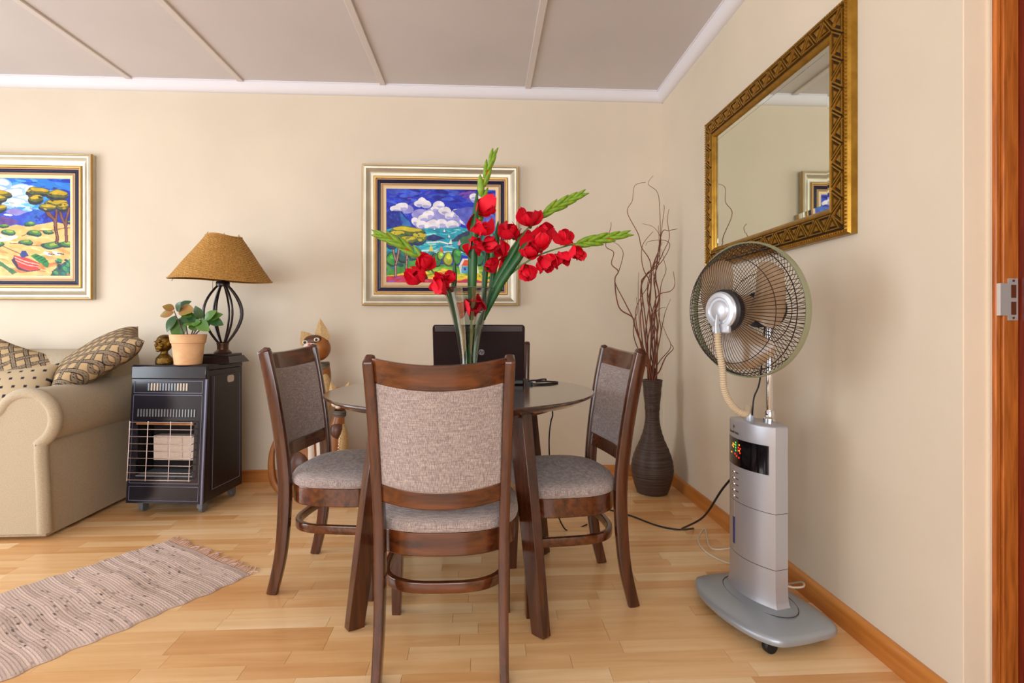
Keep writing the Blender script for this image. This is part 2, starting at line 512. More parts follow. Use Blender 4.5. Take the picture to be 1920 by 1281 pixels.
def make_chair():
    t = thing('dining_chair', 'x', 'chair')
    lean = math.radians(11)
    # back posts: kick back at the floor, lean back above the seat
    for s in (-1, 1):
        pts = crom([(s * .178, -.228, 0), (s * .176, -.196, .14), (s * .176, -.181, .30), (s * .178, -.179, .44),
                    (s * .183, -.194, .60), (s * .188, -.223, .78), (s * .192, -.250, .905)], 5)
        pr = RRECT(.030, .046, .006, 2)
        sca = [0.86 + .14 * min(1, p.z / .3) for p in pts]
        m = MB().sweep(pts, pr, up=(0, 1, 0), scale=sca)
        # rounded head of the post
        p = pts[-1]
        m.sweep([p, p + Vector((0, -.003, .008)), p + Vector((0, -.006, .012))], pr, up=(0, 1, 0), scale=[1, .9, .55])
        obj('back_post', m, 'dark_wood', t)
    def by(z):            # y of the back plane at height z
        q = [(.44, -.179), (.60, -.194), (.78, -.223), (.917, -.252)]
        for (z0, y0), (z1, y1) in zip(q, q[1:]):
            if z <= z1: return y0 + (y1 - y0) * (z - z0) / (z1 - z0)
        return q[-1][1]
    def slab(z0, z1, th, a0, bow, n=14, k=5, sag=0.0, yo=0.0):
        """bowed slab between the posts; bow bulges backwards and a little down"""
        m = MB()
        def fn(side):
            def g(i, j):
                x = a0 * (2 * i - 1) * (1 + .03 * j)
                w_ = 1 - (2 * i - 1) ** 2
                z = z0 + (z1 - z0) * j
                return (x, by(z) - bow * w_ * math.cos(lean) + side * th / 2 + yo, z - (bow * math.sin(lean) + sag) * w_)
            return g
        nu, nv = n, k
        A = [fn(-1)(i / (nu - 1), j / (nv - 1)) for i in range(nu) for j in range(nv)]
        B = [fn(1)(i / (nu - 1), j / (nv - 1)) for i in range(nu) for j in range(nv)]
        fs = []
        o2 = nu * nv
        for i in range(nu - 1):
            for j in range(nv - 1):
                q = (i * nv + j, (i + 1) * nv + j, (i + 1) * nv + j + 1, i * nv + j + 1)
                fs.append(q); fs.append(tuple(o2 + e for e in q[::-1]))
        for i in range(nu - 1):
            for j in (0, nv - 1):
                fs.append((i * nv + j, (i + 1) * nv + j, o2 + (i + 1) * nv + j, o2 + i * nv + j))
        for j in range(nv - 1):
            for i in (0, nu - 1):
                fs.append((i * nv + j, i * nv + j + 1, o2 + i * nv + j + 1, o2 + i * nv + j))
        return m.add(A + B, fs)
    obj('top_rail', slab(.845, .916, .026, .178, .048, sag=.009), 'dark_wood_x', t, bevel=.004)
    obj('back_panel', slab(.556, .850, .030, .170, .044, sag=.008), 'linen', t, bevel=.006)
    obj('lower_rail', slab(.505, .558, .024, .170, .040, sag=.007), 'dark_wood_x', t, bevel=.004)
    # seat frame (apron) and cushion
    def ring(z0, z1, a, yb, yf, th):
        m = MB(); n = 56
        o_, i_ = [], []
        for k in range(n):
            x, y_ = sup(2 * PI * k / n, a, yb, yf); o_.append((x, y_))
            x, y_ = sup(2 * PI * k / n, a - th, yb + th, yf - th); i_.append((x, y_))
        vs = [(x, y_, z) for z in (z0, z1) for x, y_ in o_] + [(x, y_, z) for z in (z0, z1) for x, y_ in i_]
        fs = []
        for k in range(n):
            l = (k + 1) % n
            fs += [(k, l, n + l, n + k), (2 * n + k, 3 * n + k, 3 * n + l, 2 * n + l), (n + k, n + l, 3 * n + l, 3 * n + k), (k, 2 * n + k, 2 * n + l, l)]
        return m.add(vs, fs)
    obj('seat_frame', ring(.343, .412, .218, -.190, .182, .022), 'dark_wood_x', t, bevel=.004)
    def cushion(i, j):
        # j runs from the rim underneath up and over to the centre
        a = 2 * PI * i
        prof = [(.93, .408), (.985, .413), (1.0, .424), (.992, .438), (.96, .449), (.88, .458), (.7, .464), (.45, .468), (.2, .470), (.01, .470)]
        q = j * (len(prof) - 1); k = min(int(q), len(prof) - 2); f = q - k
        r = prof[k][0] * (1 - f) + prof[k + 1][0] * f; z = prof[k][1] * (1 - f) + prof[k + 1][1] * f
        x, y_ = sup(a, .226, -.194, .190)
        return (x * r, y_ * r, z)
    obj('seat_cushion', MB().grid(cushion, 64, 19, cu=True), 'linen', t)
    # U-shaped stretcher round the back, from front leg to front leg
    pts = [(.182, .148, .25), (.184, .05, .25)]
    for k in range(0, 21):
        x, y_ = sup(-PI * k / 20, .184, -.176, .2, 2.9, 4); pts.append((x, y_, .25))
    pts += [(-.184, .05, .25), (-.182, .148, .25)]
    obj('stretcher', MB().sweep(pts, RRECT(.020, .032, .004, 2), up=(0, 0, 1)), 'dark_wood_x', t)
    for s in (-1, 1):
        obj('front_leg', MB().sweep([(s * .184, .148, .36), (s * .186, .150, .2), (s * .190, .154, 0)], RECT(.040, .040), up=(0, 1, 0), scale=[1, .95, .74]), 'dark_wood', t, bevel=.002)
    return t

chair = make_chair()
def place_chair(o, loc, rz, label):
    o.location = loc; o.rotation_euler = (0, 0, rz); o['label'] = label
copies = [chair] + [copy_tree(chair) for _ in range(3)]
place_chair(copies[0], (-.116, 1.705, 0), math.radians(-1.0), 'dark wooden dining chair turned with its linen back to us, in front of round table')
place_chair(copies[1], (-.542, 2.170, 0), math.radians(-97.7), 'dark wooden dining chair between the round table and the tall carved cat')
place_chair(copies[2], (.292, 2.020, 0), math.radians(95.9), 'dark wooden dining chair between the round table and the floor vase')
place_chair(copies[3], (.024, 2.500, 0), math.radians(178), 'dark wooden dining chair mostly hidden behind the laptop and round table')
for c_ in copies: c_['group'] = 'dining chairs round the table'

# round table
TX, TY, TH = -.084, 2.048, .757
tb = thing('dining_table', 'round dark wooden dining table with a glossy top and splayed legs', 'table', (TX, TY, 0), math.radians(-7))
obj('table_top', MB().lathe([(.40, TH - .036), (.455, TH - .032), (.498, TH - .012), (.506, TH - .007), (.506, TH - .003), (.503, TH)], 96), 'table_wood', tb)
obj('apron', MB().lathe([(.36, TH - .06), (.36, TH - .0355)], 64), 'dark_wood_x', tb)
for k in range(4):
    a = PI / 4 + k * PI / 2
    d = Vector((math.cos(a), math.sin(a), 0))
    obj('leg', MB().sweep([d * .438, d * .380 + Vector((0, 0, .4)), d * .329 + Vector((0, 0, TH - .036))], RECT(.046, .076), up=d, scale=[.74, .88, 1.0]), 'dark_wood', tb, bevel=.002)

# ================================================================== sofa
mat('sofa_cloth', (178, 164, 140), 0.95, var=0.12, vscale=(260, 260, 260), bump=0.25, bscale=420, spec=0.1, sheen=0.2, detail=2)
mat('black_plastic', (22, 22, 24), 0.45)
sofa = thing('sofa', 'beige fabric sofa with scrolled arm beside the gas heater', 'sofa', (0, 0, 0))
SX, SY0, SY1 = -2.055, 2.565, 3.405
S2 = -4.02
def arm_profile(x, sgn):
    """(x, z) outline of an arm, x = outer face, sgn = +1 when the outer face looks to +x"""
    p = [(x, .015), (x, .30), (x, .43), (x - sgn * .001, .452), (x - sgn * .004, .458)]
    cx, cz, r = x - sgn * .075, .575, .132
    for k in range(0, 13):
        t = math.radians(-58 + k * 17.8)
        p.append((cx + sgn * r * math.cos(t), cz + r * math.sin(t)))
    p += [(x - sgn * .222, .60), (x - sgn * .250, .50), (x - sgn * .262, .38), (x - sgn * .268, .015)]
    return p
def arm(x, sgn):
    prof = [(a, b) for a, b in arm_profile(x, sgn)]
    sm = [Vector((a, 0, b)) for a, b in prof]
    sm = crom(sm, 3)
    m = MB(); n = len(sm); ys = [SY0 + .03, SY0 + .2, SY0 + .5, SY1 - .06]
    vs = [(q.x, y_, q.z + (.0 if y_ < SY0 + .3 else .004)) for y_ in ys for q in sm]
    fs = []
    for i in range(len(ys) - 1):
        for j in range(n):
            l = (j + 1) % n
            fs.append((i * n + j, i * n + l, (i + 1) * n + l, (i + 1) * n + j))
    fs.append(tuple(range(n))); fs.append(tuple((len(ys) - 1) * n + j for j in range(n))[::-1])
    a_ = obj('arm', m.add(vs, fs), 'sofa_cloth', sofa, bevel=.012)
    # padded border round the front of the arm and flat panel inside it
    path = [Vector((q.x, SY0 + .030, q.z)) for q in sm]
    cen = Vector((x - sgn * .13, SY0 + .03, .40))
    ins = []
    for q in path:
        d = cen - q; d.y = 0
        ins.append(q + d.normalized() * .020)
    obj('arm_border', MB().tube(ins, .028, 10), 'sofa_cloth', a_)
    obj('arm_face', MB().add([(q.x, SY0 + .012, q.z) for q in ins] + [(q.x, SY0 + .06, q.z) for q in ins],
        [tuple(range(len(ins)))] + [(k, (k + 1) % len(ins), len(ins) + (k + 1) % len(ins), len(ins) + k) for k in range(len(ins))]), 'sofa_cloth', a_)
arm(SX, 1)
arm(S2, -1)
obj('base', MB().b2((S2 + .2, SY0 + .05, .02), (SX - .2, SY1 - .04, .30)), 'sofa_cloth', sofa, bevel=.02)
obj('base_band', MB().b2((S2 + .25, SY0 + .02, .016), (SX - .25, SY0 + .07, .11)), 'sofa_cloth', sofa, bevel=.015)
bk = MB()
def backf(i, j):
    # closed rounded section swept along x
    prof = [(3.17, .28), (3.13, .55), (3.14, .78), (3.18, .845), (3.25, .868), (3.34, .862), (3.395, .82), (3.405, .5), (3.405, .1), (3.25, .1)]
    return prof
pr = crom([Vector((0, a, b)) for a, b in backf(0, 0)], 4, closed=True)
n = len(pr); xs = [S2 + .08, S2 + .5, -3.0, SX - .55, SX - .10, SX - .075]
vs = [(x, q.y, q.z if k < 5 else q.z - (.02 if q.z > .7 else 0)) for k, x in enumerate(xs) for q in pr]
fs = [(i * n + j, i * n + (j + 1) % n, (i + 1) * n + (j + 1) % n, (i + 1) * n + j) for i in range(len(xs) - 1) for j in range(n)]
fs += [tuple(range(n)), tuple((len(xs) - 1) * n + j for j in range(n))[::-1]]
obj('backrest', bk.add(vs, fs), 'sofa_cloth', sofa, bevel=.01)
for x0, x1 in ((S2 + .27, -3.16), (-3.14, SX - .27)):
    obj('seat_cushion', MB().b2((x0, SY0 + .03, .30), (x1, 3.15, .46)), 'sofa_cloth', sofa, bevel=.05, seg=4)
for x in (S2 + .08, SX - .09):
    for y_ in (SY0 + .10, SY1 - .12):
        obj('foot', MB().lathe([(.03, 0), (.034, .02)], 16, (x, y_, 0)), 'black_plastic', sofa)

# cushions: colour painted into the cloth as print
def cushion_mesh(w_, t_, n, painter):
    """square cushion in its local xz plane, y thickness"""
    vs = []; cols = []
    for side in (-1, 1):
        for i in range(n):
            for j in range(n):
                u = 2 * i / (n - 1) - 1; v = 2 * j / (n - 1) - 1
                pin = 1 - .10 * (1 - u * u) * abs(v) ** 3; pin2 = 1 - .10 * (1 - v * v) * abs(u) ** 3
                h = max(0, (1 - u ** 4) * (1 - v ** 4)) ** .62
                h = t_ / 2 * h * (1 + .05 * math.sin(5 * u + 2 * v))
                vs.append((u * w_ / 2 * pin2, side * h, v * w_ / 2 * pin))
                cols.append(painter(u, v))
    fs = []
    for s in (0, 1):
        for i in range(n - 1):
            for j in range(n - 1):
                a = s * n * n + i * n + j
                q = (a, a + n, a + n + 1, a + 1)
                fs.append(q if s else q[::-1])
    me = bpy.data.meshes.new('cushion'); me.from_pydata(vs, [], fs)
    colour_mesh(me, cols)
    bm = bmesh.new(); bm.from_mesh(me); bmesh.ops.remove_doubles(bm, verts=bm.verts, dist=1e-5)
    bm.to_mesh(me); bm.free()
    me.polygons.foreach_set('use_smooth', [True] * len(me.polygons))
    return me
def lattice(u, v):
    base = np.array((186, 160, 122)) / 255
    grey = np.array((140, 124, 104)) / 255; dark = np.array((48, 40, 40)) / 255
    q = [(u + .9 * v) * 2.9 + .05 * math.sin(6 * v), (u - 1.05 * v) * 2.9 + .06 * math.sin(5 * u)]
    f = [abs(x % 1 - .5) for x in q]
    order = (0, 1) if (math.floor(q[0]) + math.floor(q[1])) % 2 else (1, 0)
    for k in order:
        if f[k] < .20:
            if f[k] > .135: return dark
            if f[k] < .045 and (q[1 - k] * 5) % 1 < .28: return dark
            return grey
    return base
def dots(u, v):
    base = np.array((186, 168, 138)) / 255
    q, r = (u * 4.6), (v * 4.6)
    k = math.floor(r)
    fu = abs((q + .5 * (k % 2)) % 1 - .5); fv = abs(r % 1 - .5)
    if fu < .15 and fv < .15: return np.array((52, 46, 62)) / 255
    return base
mat('cushion_print', (200, 180, 150), 0.92, attr='paint', bump=0.2, bscale=380, spec=0.1)
cm1 = cushion_mesh(.47, .15, 151, lattice)
cm2 = cushion_mesh(.46, .15, 131, dots)
def place_cushion(me, loc, eul, label, part, piping=None):
    o = link('cushion', me, 'cushion_print')
    tag(o, label, 'cushion', 'cushions on the sofa')
    o.location = loc; o.rotation_euler = eul
    return o
def pose_cushion(o, e1, e2, centre):
    """e1: along the cushion's width, e2: up its face"""
    x = Vector(e1).normalized(); z = Vector(e2); z = (z - x * z.dot(x)).normalized(); y_ = z.cross(x)
    o.rotation_euler = Matrix((x, y_, z)).transposed().to_euler(); o.location = centre
CG = (0, 0, 0)
c_a = place_cushion(cm1, CG, CG, 'lattice-patterned tan cushion propped over the sofa arm beside the heater', 0)
e1 = Vector((.72, .40, .56)); e2 = Vector((-.58, .80, .17))
pose_cushion(c_a, e1, e2, P(270, 640, 3.42) - e1.normalized() * .230 + e2.normalized() * .225)
c_b = place_cushion(cm1, CG, CG, 'lattice-patterned tan cushion standing upright against the sofa backrest', 0)
pose_cushion(c_b, (.93, .05, -.30), (.26, .34, .93), P(14, 720, 3.56))
c_c = place_cushion(cm2, CG, CG, 'cream cushion with small dark square dots on the sofa seat', 0)
e1 = Vector((.97, .12, .10)); e2 = Vector((.04, .52, .85))
pose_cushion(c_c, e1, e2, P(126, 682, 3.34) - e1.normalized() * .225 - e2.normalized() * .225)

# ================================================================== gas heater
mat('heater_black', (20, 22, 36), 0.2, coat=0.4, var=.15, vscale=(9, 9, 9))
mat('heater_side', (34, 30, 30), 0.32, var=.1, vscale=(6, 6, 6))
mat('heater_edge', (118, 122, 150), 0.35, .3)
mat('opening_light', (196, 186, 172), 0.5)  # pale tone: light showing through openings, put into the colour
mat('fin_steel', (136, 142, 150), 0.35, .5)
mat('wire_chrome', (205, 190, 190), 0.25, .8)
mat('ceramic', (222, 206, 192), 0.85, var=.04, vscale=(60, 60, 60), bump=.3, bscale=240)
mat('rust_steel', (150, 84, 52), 0.5, .4, col2=(190, 140, 84), vscale=(14, 14, 14))
mat('burner_dark', (14, 13, 14), 0.6)  # even near-black tone of the burner box
mat('castor_grey', (120, 126, 138), 0.4, .4)
HW, HD, HH, HB = .42, .37, .795, .066
hr = math.radians(-6.5)
fr = W(-1.460, 3.40); ex = Vector((math.cos(hr), math.sin(hr), 0)); ey = Vector((-math.sin(hr), math.cos(hr), 0))
hc = fr - ex * HW / 2 + ey * HD / 2
ht = thing('gas_heater', 'black portable gas heater on castors with wire guard beside sofa', 'heater', hc, hr)
x0, x1, y0, y1 = -HW / 2, HW / 2, -HD / 2, HD / 2
def fy(z):        # the front leans back towards the top
    return y0 + .050 * (z - HB) / (HH - HB)
# cabinet (sides, back lower half, top); open at the front
cab = MB()
def slabq(m, a, b, c, d, th, nrm):
    q = [Vector(a), Vector(b), Vector(c), Vector(d)]; nv = Vector(nrm) * th
    m.add(q + [p + nv for p in q], [(0, 1, 2, 3), (7, 6, 5, 4), (0, 4, 5, 1), (1, 5, 6, 2), (2, 6, 7, 3), (3, 7, 4, 0)])
for s in (-1, 1):
    X = s * HW / 2
    slabq(cab, (X, fy(HB) + .01, HB), (X, y1, HB), (X, y1, HH - .03), (X, fy(HH) + .01, HH - .03), .012, (-s, 0, 0))
cab.b2((x0 + .012, y1 - .012, HB), (x1 - .012, y1, .45))
cab.b2((x0 + .012, fy(HB) + .03, HB), (x1 - .012, y1 - .012, HB + .012))
obj('cabinet', cab, 'heater_side', ht, bevel=.003)
obj('top', MB().b2((x0 - .003, fy(HH) - .006, HH - .03), (x1 + .003, y1 + .004, HH)), 'heater_side', ht, bevel=.008)
# side panel with a raised border and hand hole
sp_ = obj('side_panel', MB().b2((x1, y0 + .075, HB + .05), (x1 + .003, y1 - .03, HH - .06)), 'heater_side', ht, bevel=.002)
for pa, pb in (((y0 + .080, HB + .055), (y1 - .034, HB + .055)), ((y0 + .080, HB + .055), (y0 + .100, HH - .066)), ((y1 - .034, HB + .055), (y1 - .034, HH - .066))):
    obj('pressed_border', MB().tube([(x1 + .003, pa[0], pa[1]), (x1 + .003, pb[0], pb[1])], .0016, 5), 'heater_edge', sp_)
obj('hand_hole', MB().sweep([(x1 + .0032, .065, .705), (x1 + .0042, .065, .705)], RRECT(.062, .040, .014), up=(0, 0, 1)), 'opening_light', sp_)  # pale patch laid on the panel where the hole opens
# front: frame pieces laid on the leaning front plane
def front(m, xa, xb, za, zb, d0, d1):
    vs = [(x, fy(z) + d, z) for d in (d0, d1) for x, z in ((xa, za), (xb, za), (xb, zb), (xa, zb))]
    m.add(vs, [(0, 1, 2, 3), (7, 6, 5, 4), (0, 4, 5, 1), (1, 5, 6, 2), (2, 6, 7, 3), (3, 7, 4, 0)])
    return m
OX0, OX1, OZ0, OZ1 = -.165, .150, .205, .475      # burner opening
fp = MB()
front(fp, x0, x1, OZ1, HH - .03, 0, .02); front(fp, x0, x1, HB, OZ0, 0, .02)
front(fp, x0, OX0, OZ0, OZ1, 0, .02); front(fp, OX1, x1, OZ0, OZ1, 0, .02)
f_o = obj('front_panel', fp, 'heater_black', ht)
front_cap = obj('front_cap', front(MB(), x0, x1, HH - .075, HH - .004, -.012, .012), 'heater_black', ht, bevel=.006)
def outline(za, zb, xa, xb):
    m = MB(); e = .0022
    for a, b, c, d in ((xa, xb, za, za + e), (xa, xb, zb - e, zb), (xa, xa + e, za, zb), (xb - e, xb, za, zb)):
        front(m, a, b, c, d, -.0025, .001)
    return m
for za, zb in ((HH - .150, HH - .085), (.170, HH - .160), (.080, .155)):
    obj('pressed_border', outline(za, zb, x0 + .014, x1 - .022), 'heater_edge', f_o)
obj('corner_edge', front(MB(), x1 - .008, x1 + .001, HB, HH - .075, -.004, .006), 'heater_edge', f_o)
for k in range(14):                                 # upper vent
    x = -.118 + k * .0163
    m = front(MB(), x, x + .009, HH - .137, HH - .098, -.003, .001)
    obj('vent_slot', m, 'opening_light' if k in (1, 2, 3, 10, 11, 12, 13) else 'fin_steel', f_o)  # strips in place of open slots; pale ones paint the light coming through
for k in range(20):                                 # louvres above the guard
    x = -.168 + k * .0165
    m = front(MB(), x, x + .007, .520, .560, -.004, .001)
    obj('louvre', m, 'fin_steel', f_o)
# burner recess
rc = MB()
rc.b2((OX0, -.04, OZ0), (OX1, -.03, OZ1))
rc.b2((OX0 - .004, fy(.2) + .015, OZ0 - .006), (OX1 + .004, -.03, OZ0)); rc.b2((OX0 - .006, fy(.3) + .015, OZ0), (OX0, -.03, OZ1)); rc.b2((OX1, fy(.3) + .015, OZ0), (OX1 + .006, -.03, OZ1))
b_o = obj('burner_box', rc, 'burner_dark', ht)
obj('deflector', MB().add([(OX0, fy(OZ1) - .012, OZ1 + .004), (OX1, fy(OZ1) - .012, OZ1 + .004), (OX1 - .02, -.03, OZ1 + .012), (OX0 + .02, -.03, OZ1 + .012),
                           (OX0, fy(OZ1) - .012, OZ1 + .012), (OX1, fy(OZ1) - .012, OZ1 + .012), (OX1 - .02, -.03, OZ1 + .018), (OX0 + .02, -.03, OZ1 + .018)],
                          [(0, 1, 2, 3), (7, 6, 5, 4), (0, 4, 5, 1), (1, 5, 6, 2), (2, 6, 7, 3), (3, 7, 4, 0)]), 'rust_steel', b_o)
obj('ledge', MB().b2((OX0, fy(.22) + .0, OZ0), (OX1, -.04, OZ0 + .006)), 'fin_steel', b_o)
for k in range(3):
    xa = -.118 + k * .082
    obj('ceramic_plaque', MB().b2((xa, -.105, .275), (xa + .0805, -.045, .408)), 'ceramic', b_o, bevel=.002)
gd = MB()
def gpt(x, z): return Vector((x, fy(z) - .030, z))
guard = None
zs = [.195 + k * .0375 for k in range(9)]
for k, z in enumerate(zs):
    xa, xb = -.192, .158
    pts = [Vector((xa, fy(z) - .002, z)), gpt(xa, z), gpt(xa + .02, z)] + [gpt(xb - .02, z), gpt(xb, z), Vector((xb, fy(z) - .002, z))]
    obj('guard_wire', MB().tube(pts, .0022, 6), 'wire_chrome', ht)
for x in (-.186, -.085, .040, .152):
    obj('guard_wire', MB().tube([gpt(x, .19), gpt(x, .5)], .0024, 6), 'wire_chrome', ht)
for sx in (-1, 1):
    for sy in (-1, 1):
        cx, cy = sx * .165, sy * (.135) + .008
        k = obj('castor', MB().lathe([(.012, .035), (.012, HB + .004)], 12, (cx, cy, 0)).b2((cx - .014, cy - .012, .028), (cx + .014, cy + .030, .052)), 'castor_grey', ht)
        w2 = MB().lathe([(.006, -.010), (.024, -.010), (.026, -.006), (.026, .006), (.024, .010), (.006, .010)], 20)
        w2.xf(Matrix.Translation((cx, cy + .014, .026)) @ Matrix.Rotation(PI / 2, 4, 'Y'))
        obj('wheel', w2, 'castor_grey', k)

# ================================================================== lamp on the heater
mat('wicker', (150, 104, 44), 0.8, col2=(196, 150, 78), vscale=(160, 160, 90), bump=.4, bscale=200)
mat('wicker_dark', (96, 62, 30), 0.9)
mat('iron_brown', (38, 24, 24), 0.35, .3, coat=.3)
mat('bronze_dark', (88, 62, 48), 0.3, .5)
LZ = HH
lp = thing('table_lamp', 'table lamp with conical woven wicker shade and dark cage stem on heater', 'lamp', W(-1.486, 3.735, LZ), math.radians(-6))
bs = MB()
def frust(m, a, b, z0_, z1_):
    vs = [(sx * a / 2, sy * a / 2, z0_) for sx, sy in ((-1, -1), (1, -1), (1, 1), (-1, 1))] + [(sx * b / 2, sy * b / 2, z1_) for sx, sy in ((-1, -1), (1, -1), (1, 1), (-1, 1))]
    m.add(vs, [(0, 1, 2, 3), (7, 6, 5, 4), (0, 4, 5, 1), (1, 5, 6, 2), (2, 6, 7, 3), (3, 7, 4, 0)])
frust(bs, .205, .16, 0, .038); frust(bs, .145, .145, .038, .052)
obj('base', bs, 'iron_brown', lp, bevel=.002)
obj('collar', MB().lathe([(.045, .052), (.047, .058), (.040, .066), (.030, .074), (.030, .100), (.033, .106), (.033, .112), (.026, .118)], 32), 'bronze_dark', lp)
for k in range(8):
    a = 2 * PI * (k + .3) / 8
    pts = []
    for i in range(15):
        t = i / 14
        r = .024 + .082 * math.sin(PI * t ** 1.05) ** .9
        pts.append((r * math.cos(a), r * math.sin(a), .112 + .335 * t))
    obj('cage_rib', MB().tube(pts, .0062, 8), 'iron_brown', lp)
obj('top_collar', MB().lathe([(.012, .438), (.034, .438), (.036, .444), (.036, .462), (.032, .468), (.014, .470), (.014, .512), (.010, .53)], 24), 'iron_brown', lp)
sr, st, sz0, sz1 = .264, .092, .475, .726
def shade(i, j, off=0.0):
    nst = 54
    r = sr + (st - sr) * j
    ph = (i * nst) % 1.0
    par = int(i * nst) % 2
    rowp = j * 46
    wv = .0036 * math.sin(PI * 2 * (i * nst / 2)) * math.sin(PI * rowp) + .0008 * math.sin(17 * i + 9 * j)
    a = 2 * PI * i
    z = sz0 + (sz1 - sz0) * j + .010 * math.sin(a + .4) * (1 - j) + .004 * math.sin(3 * a)
    return ((r + wv + off) * math.cos(a), (r + wv + off) * math.sin(a), z)
sh = MB().grid(lambda i, j: shade(i, j), 180, 93, cu=True)
TILT = Matrix.Translation((0, 0, .6)) @ Matrix.Rotation(math.radians(3.5), 4, 'Y') @ Matrix.Translation((0, 0, -.6))
sh.xf(TILT)
so = obj('shade', sh, 'wicker', lp, sharp=180)
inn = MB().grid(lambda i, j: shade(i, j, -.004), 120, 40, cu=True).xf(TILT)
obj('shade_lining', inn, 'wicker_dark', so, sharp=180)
for nm, rr, jz in (('rim_coil', sr, 0), ('top_coil', st, 1)):
    q = [Vector(shade(k / 72, jz, .001)) for k in range(72)]
    obj(nm, MB().tube(q, .0045, 6, closed=True).xf(TILT), 'wicker', so)
rn = random.Random(3)
for k in range(13):
    a = rn.uniform(0, 1); jz = 1 if k < 9 else 0
    p = Vector(shade(a, jz)); q = Vector(shade(a, jz - .06 if jz else .05))
    d = (p - q).normalized()
    obj('stake_end', MB().tube([p, p + d * rn.uniform(.008, .022)], .0014, 5).xf(TILT), 'wicker_dark', so)
obj('harp', MB().tube([(0, 0, .50), (.0, .0, .715)], .003, 6), 'iron_brown', lp)
obj('spider', MB().tube([(-st, 0, .716), (st, 0, .716)], .002, 6).tube([(0, -st, .716), (0, st, .716)], .002, 6), 'iron_brown', lp)
obj('pull_chain', MB().tube([(-.04, -.03, .50), (-.042, -.03, .40)], .0012, 5), 'iron_brown', lp)

# ================================================================== pot plant
mat('terracotta', (226, 186, 142), 0.85, col2=(212, 164, 120), vscale=(14, 14, 20), bump=.1, bscale=120)
mat('soil', (60, 44, 34), 0.95)
mat('stem_brown', (84, 58, 56), 0.7)
mat('leaf_green', (52, 100, 32), 0.35, col2=(96, 134, 46), vscale=(16, 16, 16), coat=.2)
mat('leaf_dark', (26, 66, 30), 0.35, col2=(52, 92, 40), vscale=(16, 16, 16), coat=.2)
mat('leaf_red', (164, 92, 54), 0.4, col2=(112, 128, 48), vscale=(20, 20, 20))
pc = P(353, 678, 3.44); pc.z = HH
pt = thing('potted_plant', 'small leafy green plant in a terracotta pot beside the table lamp', 'plant', pc)
obj('pot', MB().lathe([(.062, 0), (.066, .004), (.078, .115), (.084, .118), (.090, .160), (.088, .164), (.081, .163), (.076, .13)], 40, cap=False).lathe([(.001, 0), (.062, 0)], 40, cap=False), 'terracotta', pt)
obj('soil', MB().lathe([(.001, .137), (.04, .139), (.077, .132)], 24, cap=False), 'soil', pt)
def leaf_mesh(name, L_, W__, fold=.25, curl=.3):
    def fn(i, j):
        u = 2 * i - 1; t = j
        wv = W__ / 2 * math.sin(PI * min(1, t * .97 + .015)) ** .75 * (1.12 - .45 * t)
        x = u * wv; y_ = L_ * t
        z = fold * abs(x) + curl * L_ * (t - t * t * 1.5) * .6
        return (x, y_, z)
    return MB().grid(fn, 5, 9).mesh(name)
def orient(d, up=(0, 0, 1), roll=0.0):
    d = Vector(d).normalized(); upv = Vector(up)
    x = d.cross(upv)
    if x.length < 1e-4: x = Vector((1, 0, 0))
    x.normalize(); z = x.cross(d)
    M = Matrix((x, d, z)).transposed()
    return (M @ Matrix.Rotation(roll, 3, 'Y')).to_euler()
lms = {}
for nm in ('leaf_green', 'leaf_dark', 'leaf_red'):
    lms[nm] = leaf_mesh('leaf', .062, .036); lms[nm].materials.append(MATS[nm])
stems = [[(347, 632), (338, 610), (330, 592), (326, 582)], [(352, 632), (349, 612), (345, 600), (342, 588)],
         [(358, 632), (362, 618), (366, 608), (370, 600)], [(360, 632), (372, 612), (384, 604), (392, 598)],
         [(362, 632), (376, 618), (390, 610), (400, 605)]]
for k, s_ in enumerate(stems):
    zz = 3.44 + (k % 3 - 1) * .02
    obj('stem', MB().tube(crom([P(a, b, zz) - pc for a, b in s_], 5), [.0034 - .0001 * q for q in range(16)], 6), 'stem_brown', pt)
lv = [(341, 596, 333, 626, 1.25, 'leaf_green'), (326, 586, 308, 590, .95, 'leaf_red'), (327, 580, 312, 576, .7, 'leaf_red'), (334, 578, 350, 569, 1.15, 'leaf_dark'),
      (332, 584, 336, 572, .9, 'leaf_dark'), (336, 582, 354, 582, 1.0, 'leaf_red'), (338, 588, 356, 590, 1.0, 'leaf_green'), (340, 594, 352, 600, .9, 'leaf_dark'),
      (330, 592, 318, 612, .8, 'leaf_dark'), (344, 598, 360, 604, .9, 'leaf_green'), (352, 604, 362, 596, .8, 'leaf_dark'), (358, 606, 364, 616, .8, 'leaf_green'),
      (366, 604, 356, 594, .9, 'leaf_dark'), (370, 600, 374, 586, .8, 'leaf_dark'), (370, 602, 384, 614, 1.0, 'leaf_green'), (378, 598, 370, 582, .6, 'leaf_dark'),
      (384, 600, 398, 588, .9, 'leaf_green'), (390, 598, 408, 592, .9, 'leaf_green'), (394, 600, 410, 606, .85, 'leaf_dark'), (376, 604, 364, 606, .9, 'leaf_green'),
      (396, 602, 388, 610, .7, 'leaf_green'), (348, 596, 340, 604, .8, 'leaf_dark')]
rn = random.Random(5)
for a, b, c, d, s_, nm in lv:
    z1_ = 3.44 + rn.uniform(-.03, .03)
    p = P(a, b, z1_); q = P(c, d, z1_ + rn.uniform(-.035, .01))
    o = link('leaf', lms[nm], None, pt, loc=p - pc)
    dd = (q - p)
    o.rotation_euler = orient(dd, (rn.uniform(-.3, .3), -1, .5))
    k = dd.length / .062
    o.scale = (max(k, .75) * 1.8, k * 1.5, k)

